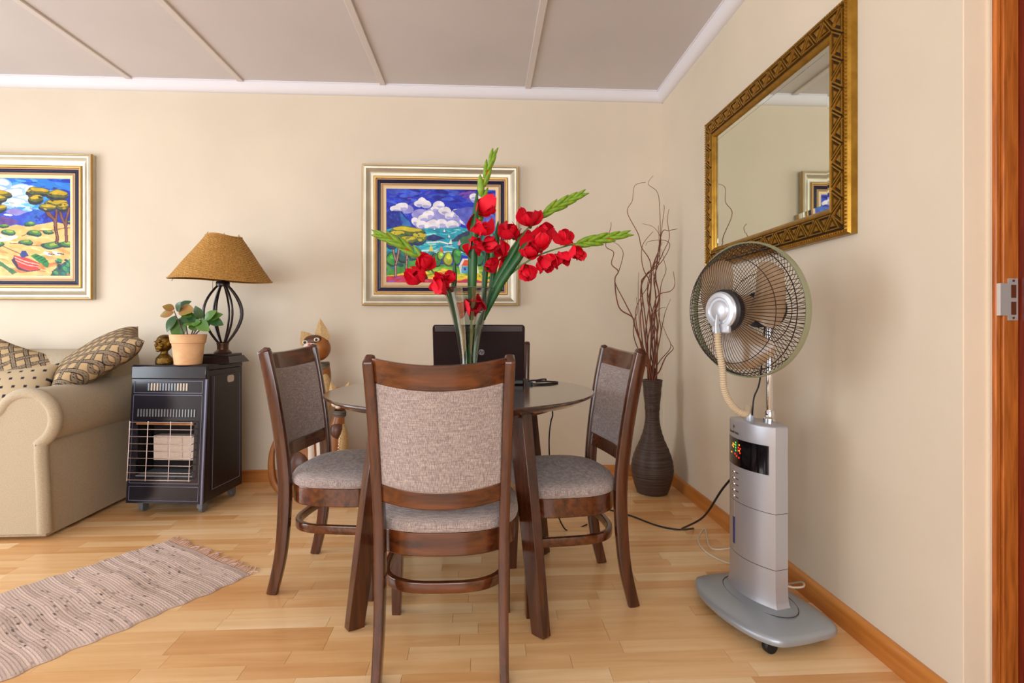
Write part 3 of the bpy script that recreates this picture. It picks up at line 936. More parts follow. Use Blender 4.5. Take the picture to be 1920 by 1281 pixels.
# ================================================================== bronze bust
mat('bronze', (120, 92, 34), 0.38, .85, col2=(84, 60, 24), vscale=(40, 40, 40), bump=.35, bscale=110)
bp_ = P(308, 678, 3.47); bp_.z = HH
bu = MB()
bu.lathe([(.001, .0), (.050, 0), (.052, .012), (.047, .034), (.030, .050), (.022, .058), (.021, .072), (.001, .074)], 28, sx=1.0, sy=.72, cap=False)
bu.ellipsoid((0, 0, .112), (.036, .042, .046))
bu.ellipsoid((0, .006, .130), (.041, .042, .032))
bu.ellipsoid((0, -.026, .092), (.024, .020, .022))
bu.ellipsoid((0, -.044, .106), (.007, .009, .012))
bu.ellipsoid((-.014, -.038, .124), (.013, .008, .005)); bu.ellipsoid((.014, -.038, .124), (.013, .008, .005))
bu.ellipsoid((0, -.042, .088), (.013, .006, .004)); bu.ellipsoid((0, -.036, .075), (.012, .010, .008))
bu.ellipsoid((-.037, .0, .11), (.006, .009, .014)); bu.ellipsoid((.037, .0, .11), (.006, .009, .014))
bu.ellipsoid((-.020, -.030, .104), (.011, .010, .010)); bu.ellipsoid((.020, -.030, .104), (.011, .010, .010))
b_ = obj('bust', bu, 'bronze', None)
md = b_.modifiers.new('skin', 'REMESH'); md.mode = 'VOXEL'; md.voxel_size = .0022; md.use_smooth_shade = True
bp_.z += .001; b_.location = bp_; b_.rotation_euler = (0, 0, math.radians(-22))
tag(b_, 'small bronze bust of a head on the heater beside the terracotta pot', 'bust')

# ================================================================== paintings
class Canvas:
    """small raster in which the painted scene is laid down; becomes vertex colour of the canvas mesh"""
    def __init__(self, w_, h_, box, col, seed=1):
        self.w, self.h = w_, h_
        self.x0, self.y0, self.x1, self.y1 = box
        xs = self.x0 + (np.arange(w_) + .5) / w_ * (self.x1 - self.x0)
        ys = self.y0 + (np.arange(h_) + .5) / h_ * (self.y1 - self.y0)
        self.X, self.Y = np.meshgrid(xs, ys)
        self.a = np.zeros((h_, w_, 3)); self.a[:] = np.array(col) / 255
        self.r = np.random.default_rng(seed)
        # slow wobble so that edges look brushed
        self.nx = self.noise(22) * 9; self.ny = self.noise(22) * 9
        self.tone = self.noise(10)
    def noise(self, cell):
        gh, gw = int(self.h / cell) + 3, int(self.w / cell) + 3
        g = self.r.uniform(-1, 1, (gh, gw))
        yy = np.arange(self.h) / cell; xx = np.arange(self.w) / cell
        yi = yy.astype(int); xi = xx.astype(int); fy_ = (yy - yi)[:, None]; fx_ = (xx - xi)[None, :]
        fy_ = fy_ * fy_ * (3 - 2 * fy_); fx_ = fx_ * fx_ * (3 - 2 * fx_)
        A = g[yi][:, xi]; B = g[yi][:, xi + 1]; D = g[yi + 1][:, xi]; E = g[yi + 1][:, xi + 1]
        return (A * (1 - fx_) + B * fx_) * (1 - fy_) + (D * (1 - fx_) + E * fx_) * fy_
    def put(self, mask, col, v=.06):
        c = np.array(col) / 255
        self.a[mask] = c + (self.tone[mask] * v)[:, None]
    def ell(self, cx, cy, rx, ry, col, rot=0, wob=1.0, v=.06):
        X = self.X + self.nx * wob - cx; Y = self.Y + self.ny * wob - cy
        c, s = math.cos(rot), math.sin(rot)
        self.put(((X * c + Y * s) / rx) ** 2 + ((-X * s + Y * c) / ry) ** 2 < 1, col, v)
    def poly(self, pts, col, wob=1.0, v=.06):
        X = self.X + self.nx * wob; Y = self.Y + self.ny * wob
        ins = np.zeros(X.shape, bool); n = len(pts)
        for i in range(n):
            (xa, ya), (xb, yb) = pts[i], pts[(i + 1) % n]
            if ya == yb: continue
            cr = ((ya > Y) != (yb > Y)) & (X < (xb - xa) * (Y - ya) / (yb - ya) + xa)
            ins ^= cr
        self.put(ins, col, v)
    def line(self, pts, wd, col, wob=.6, v=.05):
        X = self.X + self.nx * wob; Y = self.Y + self.ny * wob
        for (xa, ya), (xb, yb) in zip(pts, pts[1:]):
            dx, dy = xb - xa, yb - ya; L2 = dx * dx + dy * dy + 1e-9
            t = np.clip(((X - xa) * dx + (Y - ya) * dy) / L2, 0, 1)
            self.put((X - xa - t * dx) ** 2 + (Y - ya - t * dy) ** 2 < (wd / 2) ** 2, col, v)
    def dabs(self, n, box, size, cols, flat=2.5, rot=0.0):
        for _ in range(n):
            x = self.r.uniform(box[0], box[2]); y_ = self.r.uniform(box[1], box[3]); s = size * self.r.uniform(.5, 1.3)
            self.ell(x, y_, s * flat, s, cols[self.r.integers(len(cols))], rot + self.r.uniform(-.3, .3), wob=.5)

def bay():
    c = Canvas(300, 256, (275, 275, 1145, 1018), (34, 52, 196), 3)
    c.dabs(90, (275, 275, 1145, 480), 13, [(22, 40, 178), (40, 70, 214), (60, 92, 220), (28, 34, 150), (56, 80, 190)], 4, .1)
    c.dabs(10, (440, 300, 620, 400), 8, [(110, 70, 190), (90, 90, 200)], 3, -.3)
    c.dabs(12, (860, 300, 980, 350), 9, [(130, 70, 180), (100, 80, 190)], 3, -.5)
    lav = (150, 150, 222); wh = (236, 236, 246); lav2 = (176, 178, 232)
    for x, y_, r in ((560, 480, 90), (690, 470, 110), (780, 500, 90), (860, 470, 80), (620, 540, 120), (760, 545, 110), (900, 520, 70), (420, 440, 70), (1010, 350, 70), (1080, 350, 60)):
        c.ell(x, y_, r, r * .5, lav)
    for x, y_, r in ((400, 415, 48), (350, 435, 40), (560, 375, 42), (590, 395, 45), (530, 400, 36), (690, 400, 42), (660, 430, 30), (740, 450, 52), (770, 485, 34), (610, 480, 48), (570, 500, 36),
                     (510, 530, 42), (560, 550, 40), (720, 545, 44), (830, 460, 40), (870, 480, 36), (900, 530, 40), (800, 560, 50), (640, 565, 60), (970, 335, 36), (1010, 350, 30), (1090, 352, 44)):
        c.ell(x, y_, r, r * .72, wh); c.ell(x + 6, y_ + r * .38, r * .7, r * .3, lav2)
    c.poly([(800, 440), (1145, 380), (1145, 620), (1000, 600), (900, 560)], (92, 100, 206))
    c.dabs(20, (950, 400, 1145, 560), 12, [(70, 84, 190), (110, 120, 220), (60, 130, 210)], 3, .5)
    c.poly([(275, 470), (330, 450), (400, 455), (470, 560), (500, 620), (275, 640)], (24, 44, 150))
    c.poly([(380, 455), (470, 560), (500, 620), (420, 620)], (40, 110, 190))
    c.dabs(14, (285, 470, 430, 580), 9, [(18, 34, 130), (40, 70, 180)], 2, 1.0)
    # sea
    c.poly([(275, 590), (1145, 575), (1145, 800), (275, 800)], (30, 164, 190))
    c.dabs(110, (480, 590, 1145, 790), 6, [(36, 176, 200), (20, 140, 180), (84, 204, 214), (150, 226, 226), (30, 150, 170), (60, 190, 190)], 7, 0)
    c.poly([(590, 650), (650, 630), (700, 650), (740, 668), (660, 685), (600, 680)], (30, 48, 120))
    c.poly([(770, 680), (850, 640), (910, 600), (960, 590), (960, 700), (850, 690)], (40, 60, 90))
    c.poly([(840, 690), (880, 655), (960, 620), (960, 720)], (54, 110, 70))
    c.line([(600, 700), (700, 690), (800, 712)], 10, (230, 240, 240))
    c.line([(470, 770), (640, 764), (880, 776)], 8, (216, 240, 240))
    for x, y_, s, col in ((735, 605, 26, wh), (770, 645, 26, wh), (655, 590, 20, wh), (785, 690, 44, (220, 236, 220)), (855, 700, 44, (232, 150, 176)), (630, 745, 58, (216, 204, 84)), (712, 755, 52, (232, 96, 60))):
        c.poly([(x, y_ - s * .6), (x + s * .35, y_ + s * .4), (x - s * .35, y_ + s * .4)], col, .3)
        c.line([(x - s * .4, y_ + s * .5), (x + s * .4, y_ + s * .5)], 5, (40, 60, 130), .2)
    # land
    c.poly([(275, 800), (560, 790), (640, 870), (860, 880), (1145, 860), (1145, 1018), (275, 1018)], (70, 150, 50))
    c.dabs(60, (275, 780, 700, 900), 13, [(34, 110, 60), (110, 180, 60), (24, 80, 90), (60, 150, 70), (30, 120, 150)], 1.8)
    for x, y_, rx, ry, col in ((320, 830, 50, 60, (60, 150, 50)), (400, 810, 44, 60, (30, 90, 80)), (500, 790, 60, 50, (34, 130, 130)), (670, 840, 50, 55, (40, 110, 50)), (700, 800, 26, 40, (140, 180, 60)),
                               (760, 830, 36, 58, (170, 180, 50)), (830, 810, 34, 66, (60, 140, 60)), (900, 740, 50, 40, (60, 140, 70)), (1000, 800, 60, 90, (40, 110, 70)), (1080, 700, 70, 110, (30, 130, 130)), (1110, 820, 50, 120, (40, 110, 60))):
        c.ell(x, y_, rx, ry, tuple(q * .45 for q in col)); c.ell(x + 5, y_ - 5, rx * .8, ry * .85, col); c.ell(x + 10, y_ - ry * .35, rx * .5, ry * .35, tuple(min(255, q * 1.35) for q in col))
    c.poly([(620, 895), (880, 890), (1145, 880), (1145, 960), (600, 960)], (120, 190, 60))
    c.poly([(275, 960), (500, 930), (800, 945), (1145, 940), (1145, 1000), (275, 1000)], (236, 200, 40))
    c.dabs(24, (500, 900, 1100, 990), 8, [(250, 214, 60), (230, 150, 40), (120, 180, 50), (200, 210, 60)], 6, .05)
    c.poly([(275, 965), (420, 955), (700, 990), (1145, 1000), (1145, 1018), (275, 1018)], (196, 40, 80))
    c.dabs(16, (290, 970, 620, 1015), 7, [(130, 80, 190), (220, 60, 100), (180, 30, 60)], 5)
    # umbrella pines
    for pts in ([(352, 960), (350, 850), (330, 740), (320, 690)], [(430, 960), (436, 820), (420, 740), (450, 700)], [(352, 870), (372, 780), (380, 720)], [(436, 830), (450, 760), (500, 700)]):
        c.line(pts, 22, (36, 40, 90)); c.line(pts, 11, (186, 136, 108))
    for x, y_, rx, ry in ((440, 610, 150, 48), (350, 640, 80, 40), (530, 660, 66, 60), (450, 680, 80, 40), (320, 700, 50, 40)):
        c.ell(x, y_ + 12, rx, ry, (26, 50, 96)); c.ell(x + 4, y_ - 4, rx * .92, ry * .72, (92, 110, 40)); c.ell(x + 6, y_ - ry * .32, rx * .8, ry * .34, (206, 190, 40))
    c.dabs(26, (320, 620, 590, 700), 7, [(40, 60, 130), (120, 130, 40), (196, 180, 50), (40, 90, 70)], 1.8)
    # cottage
    c.poly([(850, 880), (880, 822), (990, 822), (1010, 940), (865, 940)], (236, 232, 226), .3)
    c.poly([(870, 880), (895, 832), (985, 832), (990, 880)], (226, 84, 48), .3)
    c.poly([(872, 882), (940, 882), (940, 938), (872, 938)], (80, 160, 210), .3); c.poly([(890, 896), (905, 896), (905, 915), (890, 915)], (40, 50, 120), .2)
    c.dabs(16, (1010, 880, 1145, 1000), 9, [(30, 120, 130), (90, 170, 60), (40, 90, 60)], 1.6, .6)
    return c

def shore():
    c = Canvas(300, 256, (-283, 297, 503, 968), (40, 120, 210), 8)
    c.dabs(70, (-283, 297, 503, 420), 12, [(24, 70, 200), (50, 130, 220), (30, 90, 210), (80, 160, 226), (20, 56, 180)], 4, .15)
    for x, y_, r in ((30, 340, 80), (0, 390, 110), (160, 370, 70), (130, 400, 80), (200, 440, 80), (120, 470, 100), (-160, 350, 110), (-60, 460, 90), (240, 380, 60)):
        c.ell(x, y_, r, r * .45, (150, 190, 224)); c.ell(x, y_ - 6, r * .8, r * .3, (216, 224, 232))
    c.dabs(24, (60, 430, 330, 520), 8, [(110, 190, 224), (190, 214, 232), (60, 150, 214)], 5, .1)
    c.poly([(90, 520), (150, 508), (220, 530), (200, 560), (60, 570)], (140, 130, 200))
    c.poly([(-283, 520), (-120, 500), (40, 530), (140, 560), (260, 510), (330, 540), (420, 430), (503, 405), (503, 620), (-283, 620)], (40, 70, 190))
    c.poly([(180, 600), (260, 512), (320, 540), (380, 600)], (36, 90, 190)); c.poly([(300, 560), (430, 430), (503, 410), (503, 610), (330, 612)], (24, 40, 160))
    c.poly([(-283, 570), (60, 560), (160, 596), (100, 625), (-283, 630)], (96, 60, 140))
    c.dabs(20, (260, 520, 400, 600), 7, [(30, 90, 220), (40, 60, 190), (20, 40, 130)], 1.2, 1.2)
    # dunes
    c.poly([(-283, 640), (60, 640), (140, 615), (240, 626), (380, 600), (503, 610), (503, 968), (-283, 968)], (222, 182, 110))
    c.dabs(60, (-283, 640, 503, 960), 10, [(226, 186, 116), (212, 160, 92), (236, 204, 142), (216, 150, 84), (230, 196, 130)], 6, .12)
    for pts in ([(180, 690), (300, 660), (503, 632)], [(100, 740), (300, 762), (420, 720)], [(-283, 730), (-60, 700), (90, 780), (180, 820)]):
        c.line(pts, 6, (130, 84, 60))
    c.dabs(12, (130, 860, 420, 950), 9, [(206, 116, 60), (220, 140, 80)], 5)
    for x, y_, r in ((60, 625, 36), (230, 610, 44), (90, 665, 44), (260, 672, 50), (355, 660, 36), (200, 735, 52), (380, 752, 70), (470, 745, 50), (490, 590, 20), (20, 745, 50)):
        c.ell(x, y_ + 5, r, r * .4, (30, 70, 70)); c.ell(x + 5, y_ - 2, r * .8, r * .28, (70, 130, 60)); c.ell(x + 8, y_ - 5, r * .4, r * .14, (150, 170, 60))
    c.poly([(360, 968), (420, 900), (503, 850), (503, 968)], (30, 90, 80)); c.dabs(24, (390, 860, 503, 965), 10, [(40, 120, 110), (26, 60, 70), (150, 120, 60), (60, 150, 90)], 1.5, .6)
    c.poly([(-283, 880), (0, 840), (70, 900), (150, 945), (100, 968), (-283, 968)], (60, 110, 70)); c.poly([(-283, 930), (40, 905), (120, 968), (-283, 968)], (222, 186, 120))
    # pines
    tr = [[(410, 738), (404, 620), (392, 580), (340, 520), (318, 490)], [(400, 620), (408, 530), (400, 440)], [(392, 580), (350, 550), (330, 510)], [(470, 728), (466, 610), (440, 560), (424, 500)], [(468, 620), (480, 540), (490, 500)],
          [(15, 715), (14, 600), (0, 480), (-40, 400)], [(14, 600), (30, 500), (40, 440)]]
    for t in tr: c.line(t, 22, (70, 30, 40))
    for t in tr: c.line(t, 11, (126, 76, 62))
    for x, y_, rx, ry in ((285, 385, 76, 36), (270, 440, 50, 30), (410, 405, 78, 34), (400, 465, 80, 30), (345, 495, 60, 26), (440, 490, 40, 30), (-30, 410, 140, 40), (10, 440, 70, 30), (20, 510, 60, 28), (-80, 450, 90, 30)):
        c.ell(x, y_ + 10, rx, ry, (34, 44, 60)); c.ell(x + 3, y_ - 3, rx * .95, ry * .75, (92, 92, 30)); c.ell(x + 8, y_ - ry * .3, rx * .8, ry * .4, (190, 160, 34))
    c.dabs(26, (215, 360, 480, 520), 6, [(60, 66, 36), (180, 150, 40), (120, 116, 36)], 2)
    # boats, figure, gulls
    c.poly([(235, 830), (270, 815), (330, 838), (362, 880), (350, 912), (310, 890)], (30, 130, 60), .3)
    for k in range(4): c.line([(262 + k * 20, 838 + k * 12), (290 + k * 20, 826 + k * 12)], 6, (20, 70, 40), .2)
    c.poly([(122, 850), (110, 860), (150, 920), (220, 940), (300, 930), (310, 890), (230, 855), (130, 825)], (60, 40, 70), .3)
    c.poly([(125, 825), (200, 840), (300, 880), (310, 905), (290, 925), (230, 932), (160, 905)], (226, 56, 44), .3)
    c.line([(135, 840), (220, 875), (300, 890)], 6, (240, 180, 170), .2); c.line([(140, 860), (220, 895), (295, 906)], 6, (240, 170, 160), .2); c.ell(300, 900, 14, 22, (240, 120, 60), .2, .2)
    c.poly([(165, 820), (180, 795), (205, 795), (225, 830), (180, 845)], (50, 70, 140), .2); c.ell(193, 780, 15, 13, (220, 200, 120), wob=.2)
    for x, y_ in ((350, 815), (410, 812)):
        c.ell(x, y_, 30, 11, (236, 234, 230), .35, .2); c.line([(x + 5, y_), (x + 45, y_ + 6)], 7, (50, 50, 70), .2)
    c.ell(85, 712, 70, 14, (236, 230, 226), -.25, .3); c.ell(60, 700, 40, 10, (236, 230, 226), .5, .3); c.ell(90, 552, 30, 6, (240, 240, 240), .1, .2); c.ell(120, 470, 18, 4, (200, 190, 170), .1, .2)
    return c

mat('paint_surface', (128, 128, 128), 0.45, attr='paint', bump=.15, bscale=160, spec=.4)
mat('silver_leaf', (192, 184, 164), 0.36, .55, var=.08, vscale=(9, 9, 9))
mat('gold_leaf', (184, 146, 82), 0.36, .6, var=.08, vscale=(20, 20, 20))
mat('rose_band', (190, 146, 118), 0.5, .2)
mat('navy_band', (22, 24, 60), 0.4, coat=.2)
mat('cream_slip', (206, 182, 140), 0.45, .3)

def rect_ring(prof, W, H):
    """prof: (distance in from the outer edge, height off the wall); mitred on all four corners"""
    m = MB(); vs = []; n = len(prof)
    for sx, sz in ((-1, -1), (1, -1), (1, 1), (-1, 1)):
        for d, h in prof: vs.append((sx * (W / 2 - d), -h, sz * (H / 2 - d)))
    fs = []
    for k in range(4):
        l = (k + 1) % 4
        for i in range(n): fs.append((k * n + i, l * n + i, l * n + (i + 1) % n, k * n + (i + 1) % n))
    return m.add(vs, fs)
def picture(name, label, W, H, canvas, loc):
    t = thing(name, label, 'painting', loc)
    t['group'] = 'framed landscape paintings on the back wall'
    obj('outer_moulding', rect_ring([(0, 0), (0, .030), (.006, .042), (.016, .046), (.026, .043), (.040, .030), (.056, .022), (.070, .020), (.072, .0)], W, H), 'silver_leaf', t, sharp=25)
    obj('gold_edge', rect_ring([(-.001, .028), (-.002, .034), (.003, .042), (.006, .041)], W, H), 'gold_leaf', t)
    obj('gold_band', rect_ring([(.071, 0), (.071, .024), (.076, .028), (.084, .026), (.088, .020), (.088, 0)], W, H), 'gold_leaf', t, sharp=25)
    obj('rose_band', rect_ring([(.088, 0), (.088, .019), (.093, .018), (.093, 0)], W, H), 'rose_band', t)
    obj('navy_band', rect_ring([(.093, 0), (.093, .015), (.100, .018), (.104, .015), (.112, .018), (.116, .014), (.116, 0)], W, H), 'navy_band', t, sharp=25)
    obj('inner_slip', rect_ring([(.116, 0), (.116, .017), (.120, .019), (.124, .014), (.130, .017), (.136, .014), (.150, .011), (.150, 0)], W, H), 'cream_slip', t, sharp=25)
    obj('inner_line', rect_ring([(.124, .012), (.124, .0155), (.129, .0175), (.130, .012)], W, H), 'rose_band', t)
    w_, h_ = W - .298, H - .298
    nx, nz = canvas.w, canvas.h
    ii, jj = np.meshgrid(np.arange(nx), np.arange(nz))
    xs = (ii / (nx - 1) - .5) * w_; zs_ = (.5 - jj / (nz - 1)) * h_
    vs = np.stack([xs, np.full(xs.shape, -.009), zs_], -1).reshape(-1, 3)
    a = (jj[:-1, :-1] * nx + ii[:-1, :-1]).ravel()
    fs = np.stack([a, a + nx, a + nx + 1, a + 1], -1)
    me = bpy.data.meshes.new('canvas'); me.from_pydata(vs.tolist(), [], fs.tolist())
    colour_mesh(me, canvas.a.reshape(-1, 3))
    link('canvas', me, 'paint_surface', t)
    obj('backing_board', MB().b2((-W / 2 + .02, -.008, -H / 2 + .02), (W / 2 - .02, -.001, H / 2 - .02)), 'cream_slip', t)
    return t
picture('framed_painting', 'framed painting of a blue bay with sailboats, white clouds and cottage behind the gladioli', 1.014, .914, bay(), (-.279, YB - .001, 1.597))
picture('framed_painting', 'framed painting of beached red and green boats under umbrella pines above the sofa', 1.014, .914, shore(), (-2.972, YB - .001, 1.630))

# ================================================================== mirror on the right wall
mat('mirror_gold', (150, 110, 36), 0.30, .8, col2=(176, 134, 52), vscale=(26, 26, 26))
mat('mirror_gold_dark', (44, 28, 10), 0.6, .3)
mat('mirror_glass', (232, 238, 226), 0.02, 1.0)
MW, MH = 1.108, .774
mr = thing('wall_mirror', 'large wall mirror in a gold frame carved with zigzag triangles', 'mirror', (XR, 2.196, 1.689), -PI / 2)
obj('glass', MB().b2((-MW / 2 + .09, -.016, -MH / 2 + .09), (MW / 2 - .09, -.012, MH / 2 - .09)), 'mirror_glass', mr)
obj('glass_bevel', rect_ring([(.100, .0165), (.100, .0168), (.124, .0172), (.124, .0165)], MW, MH), 'mirror_glass', mr)
fo = obj('frame', rect_ring([(0, 0), (0, .022), (.006, .030), (.016, .034), (.018, .030), (.082, .030), (.084, .032), (.090, .034), (.096, .030), (.104, .020), (.106, .012), (.106, 0)], MW, MH), 'mirror_gold', mr, sharp=25)
obj('dark_channel', rect_ring([(.018, .0302), (.018, .0306), (.082, .0306), (.082, .0302)], MW, MH), 'mirror_gold_dark', fo)
# tiny sawtooth along the outer edge, too small to pick apart singly
bd = MB()
def onside(k, s, d, h):        # point on side k at run s, d in from the edge, h off the wall
    if k == 0: return (s, -h, -MH / 2 + d)
    if k == 1: return (MW / 2 - d, -h, s)
    if k == 2: return (-s, -h, MH / 2 - d)
    return (-MW / 2 + d, -h, -s)
tri = None
for k in range(4):
    Ls = MW if k in (0, 2) else MH
    n = int(Ls / .0125)
    for i in range(n):
        s = -Ls / 2 + .006 + i * (Ls - .012) / n; st_ = (Ls - .012) / n
        bd.add([onside(k, s, .016, .034), onside(k, s + st_ * .9, .016, .034), onside(k, s + st_ * .45, .006, .032), onside(k, s + st_ * .45, .012, .039)], [(0, 1, 3), (1, 2, 3), (2, 0, 3)])
o = obj('sawtooth_edge', bd, 'mirror_gold', fo); o['kind'] = 'stuff'
# triangles: outline ridge with a smaller raised triangle inside
def tri_mesh(L_, wd):
    m = MB()
    base = [Vector((-L_ / 2, -wd / 2)), Vector((L_ / 2, -wd / 2)), Vector((0, wd / 2))]
    cen = (base[0] + base[1] + base[2]) / 3
    def loop(k, y_): return [(cen.x + (q.x - cen.x) * k, y_, cen.y + (q.y - cen.y) * k) for q in base]
    ls = [loop(.97, -.0304), loop(.90, -.0375), loop(.70, -.0375), loop(.62, -.0304)]
    m.add(sum(ls, []), [(r * 3 + k, r * 3 + (k + 1) % 3, (r + 1) * 3 + (k + 1) % 3, (r + 1) * 3 + k) for r in range(3) for k in range(3)])
    ls = [loop(.40, -.0304), loop(.28, -.0365)]
    m.add(sum(ls, []), [(k, (k + 1) % 3, 3 + (k + 1) % 3, 3 + k) for k in range(3)] + [(3, 4, 5)])
    return m.mesh('carved_triangle', 20)
TL_ = .086
tm = tri_mesh(TL_, .058); tm.materials.append(MATS['mirror_gold'])
for k in range(4):
    Ls = MW if k in (0, 2) else MH
    n = int((Ls - .10) / (TL_ / 2)); step = (Ls - .10) / n
    for i in range(n):
        s = -Ls / 2 + .05 + (i + .5) * step
        p = onside(k, s, .050, 0)
        o = link('carved_triangle', tm, None, fo, loc=p)
        ang = [0, -PI / 2, PI, PI / 2][k]
        o.rotation_euler = (0, ang + (PI if i % 2 else 0), 0)

# ================================================================== downlight in the ceiling
mat('downlight_brown', (70, 46, 40), 0.4, .4)
mat('downlight_glass', (150, 146, 140), 0.2)
dl = thing('downlight', 'small round brown-rimmed downlight set in the ceiling board', 'downlight', P(163, -3, 3.05))
obj('rim', MB().lathe([(.036, -.004), (.044, -.010), (.060, -.008), (.064, 0), (.036, 0)], 32, cap=False), 'downlight_brown', dl)
obj('lens', MB().lathe([(.001, -.006), (.037, -.003)], 32, cap=False), 'downlight_glass', dl)

# ================================================================== laptop
mat('laptop_lid', (34, 18, 18), 0.18, coat=.5, var=.1, vscale=(12, 12, 12))
mat('laptop_band', (92, 84, 84), 0.35, .5)
mat('laptop_dark', (18, 17, 20), 0.4)
mat('logo_silver', (190, 190, 196), 0.3, .6)
mat('screen_glow', (120, 140, 170), 0.3)
lt = thing('laptop', 'open dark laptop on the round table with its lid back to us', 'laptop', W(-.004, 2.635, TH), math.radians(-1))
obj('keyboard_base', MB().b2((-.188, 0, 0), (.188, .245, .024)), 'laptop_dark', lt, bevel=.006)
LM = Matrix.Translation((0, .006, .022)) @ Matrix.Rotation(math.radians(14), 4, 'X')
ld = MB().sweep([(0, 0, 0), (0, .010, 0)], [(x, z + .117) for x, z in RRECT(.376, .236, .012)], up=(0, 0, 1))
ld.xf(LM); lid = obj('lid', ld, 'laptop_lid', lt, bevel=.002)
obj('lid_band', MB().b2((-.178, -.0008, .207), (.178, .004, .231)).xf(LM), 'laptop_band', lid, bevel=.002)
obj('screen', MB().b2((-.172, .0098, .02), (.172, .0108, .215)).xf(LM), 'laptop_dark', lid)
obj('hinge', MB().tube([(-.15, .004, .022), (.15, .004, .022)], .008, 10), 'laptop_dark', lt)
def text_mesh(s, size, m_, parent, M, name='lettering', ital=0.0):
    cu = bpy.data.curves.new(name, 'FONT'); cu.body = s; cu.size = size; cu.align_x = 'CENTER'; cu.align_y = 'CENTER'; cu.extrude = .0002; cu.shear = ital
    to = bpy.data.objects.new('tmp', cu); C.objects.link(to)
    bpy.context.view_layer.update()
    me = bpy.data.meshes.new_from_object(to.evaluated_get(bpy.context.evaluated_depsgraph_get()))
    bpy.data.objects.remove(to)
    me.transform(M)
    return link(name, me, m_, parent)
XZ = Matrix.Rotation(PI / 2, 4, 'X')     # text lying in xy -> facing -y
lg = MB().lathe([(.001, -.0004), (.0125, -.0004), (.0125, .0004), (.001, .0004)], 28, cap=False)
lg.xf(LM @ Matrix.Translation((.010, -.0004, .120)) @ Matrix.Rotation(PI / 2, 4, 'X'))
lgo = obj('logo', lg, 'logo_silver', lid)
text_mesh('hp', .021, 'laptop_lid', lgo, LM @ Matrix.Translation((.010, -.0010, .121)) @ XZ, 'logo_letters', .3)

mat('cable_black', (22, 20, 26), 0.5)
mat('cable_white', (214, 206, 190), 0.5)
pts = [W(x, y_, z) for x, y_, z in [(.205, 2.70, TH + .010), (.235, 2.715, TH + .012), (.29, 2.735, TH + .006), (.335, 2.72, TH + .004), (.30, 2.66, TH + .004), (.24, 2.63, TH + .004), (.205, 2.645, TH + .006)]]
tag(obj('laptop_cable', MB().tube(crom(pts, 8), .0034, 8).box(pts[-1], (.03, .014, .012)), 'cable_black'), 'black laptop cable looped on the round table top', 'cable')
pts = [P(1042, 752, 2.86), P(1040, 768, 2.90), P(1033, 790, 2.92), P(1030, 815, 2.92), P(1030, 850, 2.94), P(1034, 920, 2.98)]
q = P(1060, 990, 3.1); q.z = .006; q2 = q + Vector((.12, .06, 0))
ec = Vector((TX, TY, 0)); ed = Vector((.72, .69, 0)).normalized()
pts = [ec + ed * .44 + Vector((0, 0, TH + .004)), ec + ed * .500 + Vector((0, 0, TH + .0045)), ec + ed * .514 + Vector((0, 0, TH - .012)), P(1036, 772, 2.86)] + pts[2:] + [q, q2]
tag(obj('power_cable', MB().tube(crom(pts, 8), .0034, 8), 'cable_black'), 'thin black cable hanging down from the round table edge', 'cable')

# ================================================================== glass vase
def glass(name, col, rough=0.0, ior=1.45, mixin=.0):
    m = bpy.data.materials.new(name); m.use_nodes = True; N = m.node_tree.nodes; L = m.node_tree.links
    for n_ in list(N): N.remove(n_)
    out = N.new('ShaderNodeOutputMaterial'); mx = N.new('ShaderNodeMixShader'); tr = N.new('ShaderNodeBsdfTransparent'); gl = N.new('ShaderNodeBsdfGlossy')
    fr_ = N.new('ShaderNodeLayerWeight'); fr_.inputs['Blend'].default_value = .25
    tr.inputs[0].default_value = rgb(*col); gl.inputs['Roughness'].default_value = .04
    mr_ = N.new('ShaderNodeMapRange'); mr_.inputs[3].default_value = .08 + mixin; mr_.inputs[4].default_value = .55
    L.new(fr_.outputs['Facing'], mr_.inputs[0]); L.new(mr_.outputs[0], mx.inputs[0])
    L.new(tr.outputs[0], mx.inputs[1]); L.new(gl.outputs[0], mx.inputs[2]); L.new(mx.outputs[0], out.inputs[0])
    MATS[name] = m
glass('vase_glass', (238, 242, 240)); glass('vase_rim', (226, 232, 230), mixin=.25); glass('water', (206, 222, 206), mixin=.02)
vp = W(-.043, 2.415, TH)
def vr(z):                     # outer radius of the trumpet
    return .026 + .010 * (z / .39) + .064 * (z / .39) ** 2.1
vz = thing('glass_vase', 'tall clear trumpet-shaped glass vase on the round table', 'vase', vp)
H_ = .388
pr_o = [(vr(z), z) for z in [H_ * k / 20 for k in range(21)]]
obj('glass', MB().lathe([(.001, 0)] + pr_o + [(vr(H_) - .003, H_)] + [(r - .003, z) for r, z in pr_o[::-1][:-1]] + [(.001, .012)], 48, cap=False), 'vase_glass', vz, sharp=60)
obj('rim', MB().tube([((vr(H_) - .0015) * math.cos(2 * PI * k / 56), (vr(H_) - .0015) * math.sin(2 * PI * k / 56), H_) for k in range(56)], .0022, 6, closed=True), 'vase_rim', vz)
WZ = .235
obj('water', MB().lathe([(.001, .013)] + [(vr(z) - .0036, z) for z in [.013 + (WZ - .013) * k / 10 for k in range(11)]] + [(.001, WZ)], 40, cap=False), 'water', vz, sharp=60)

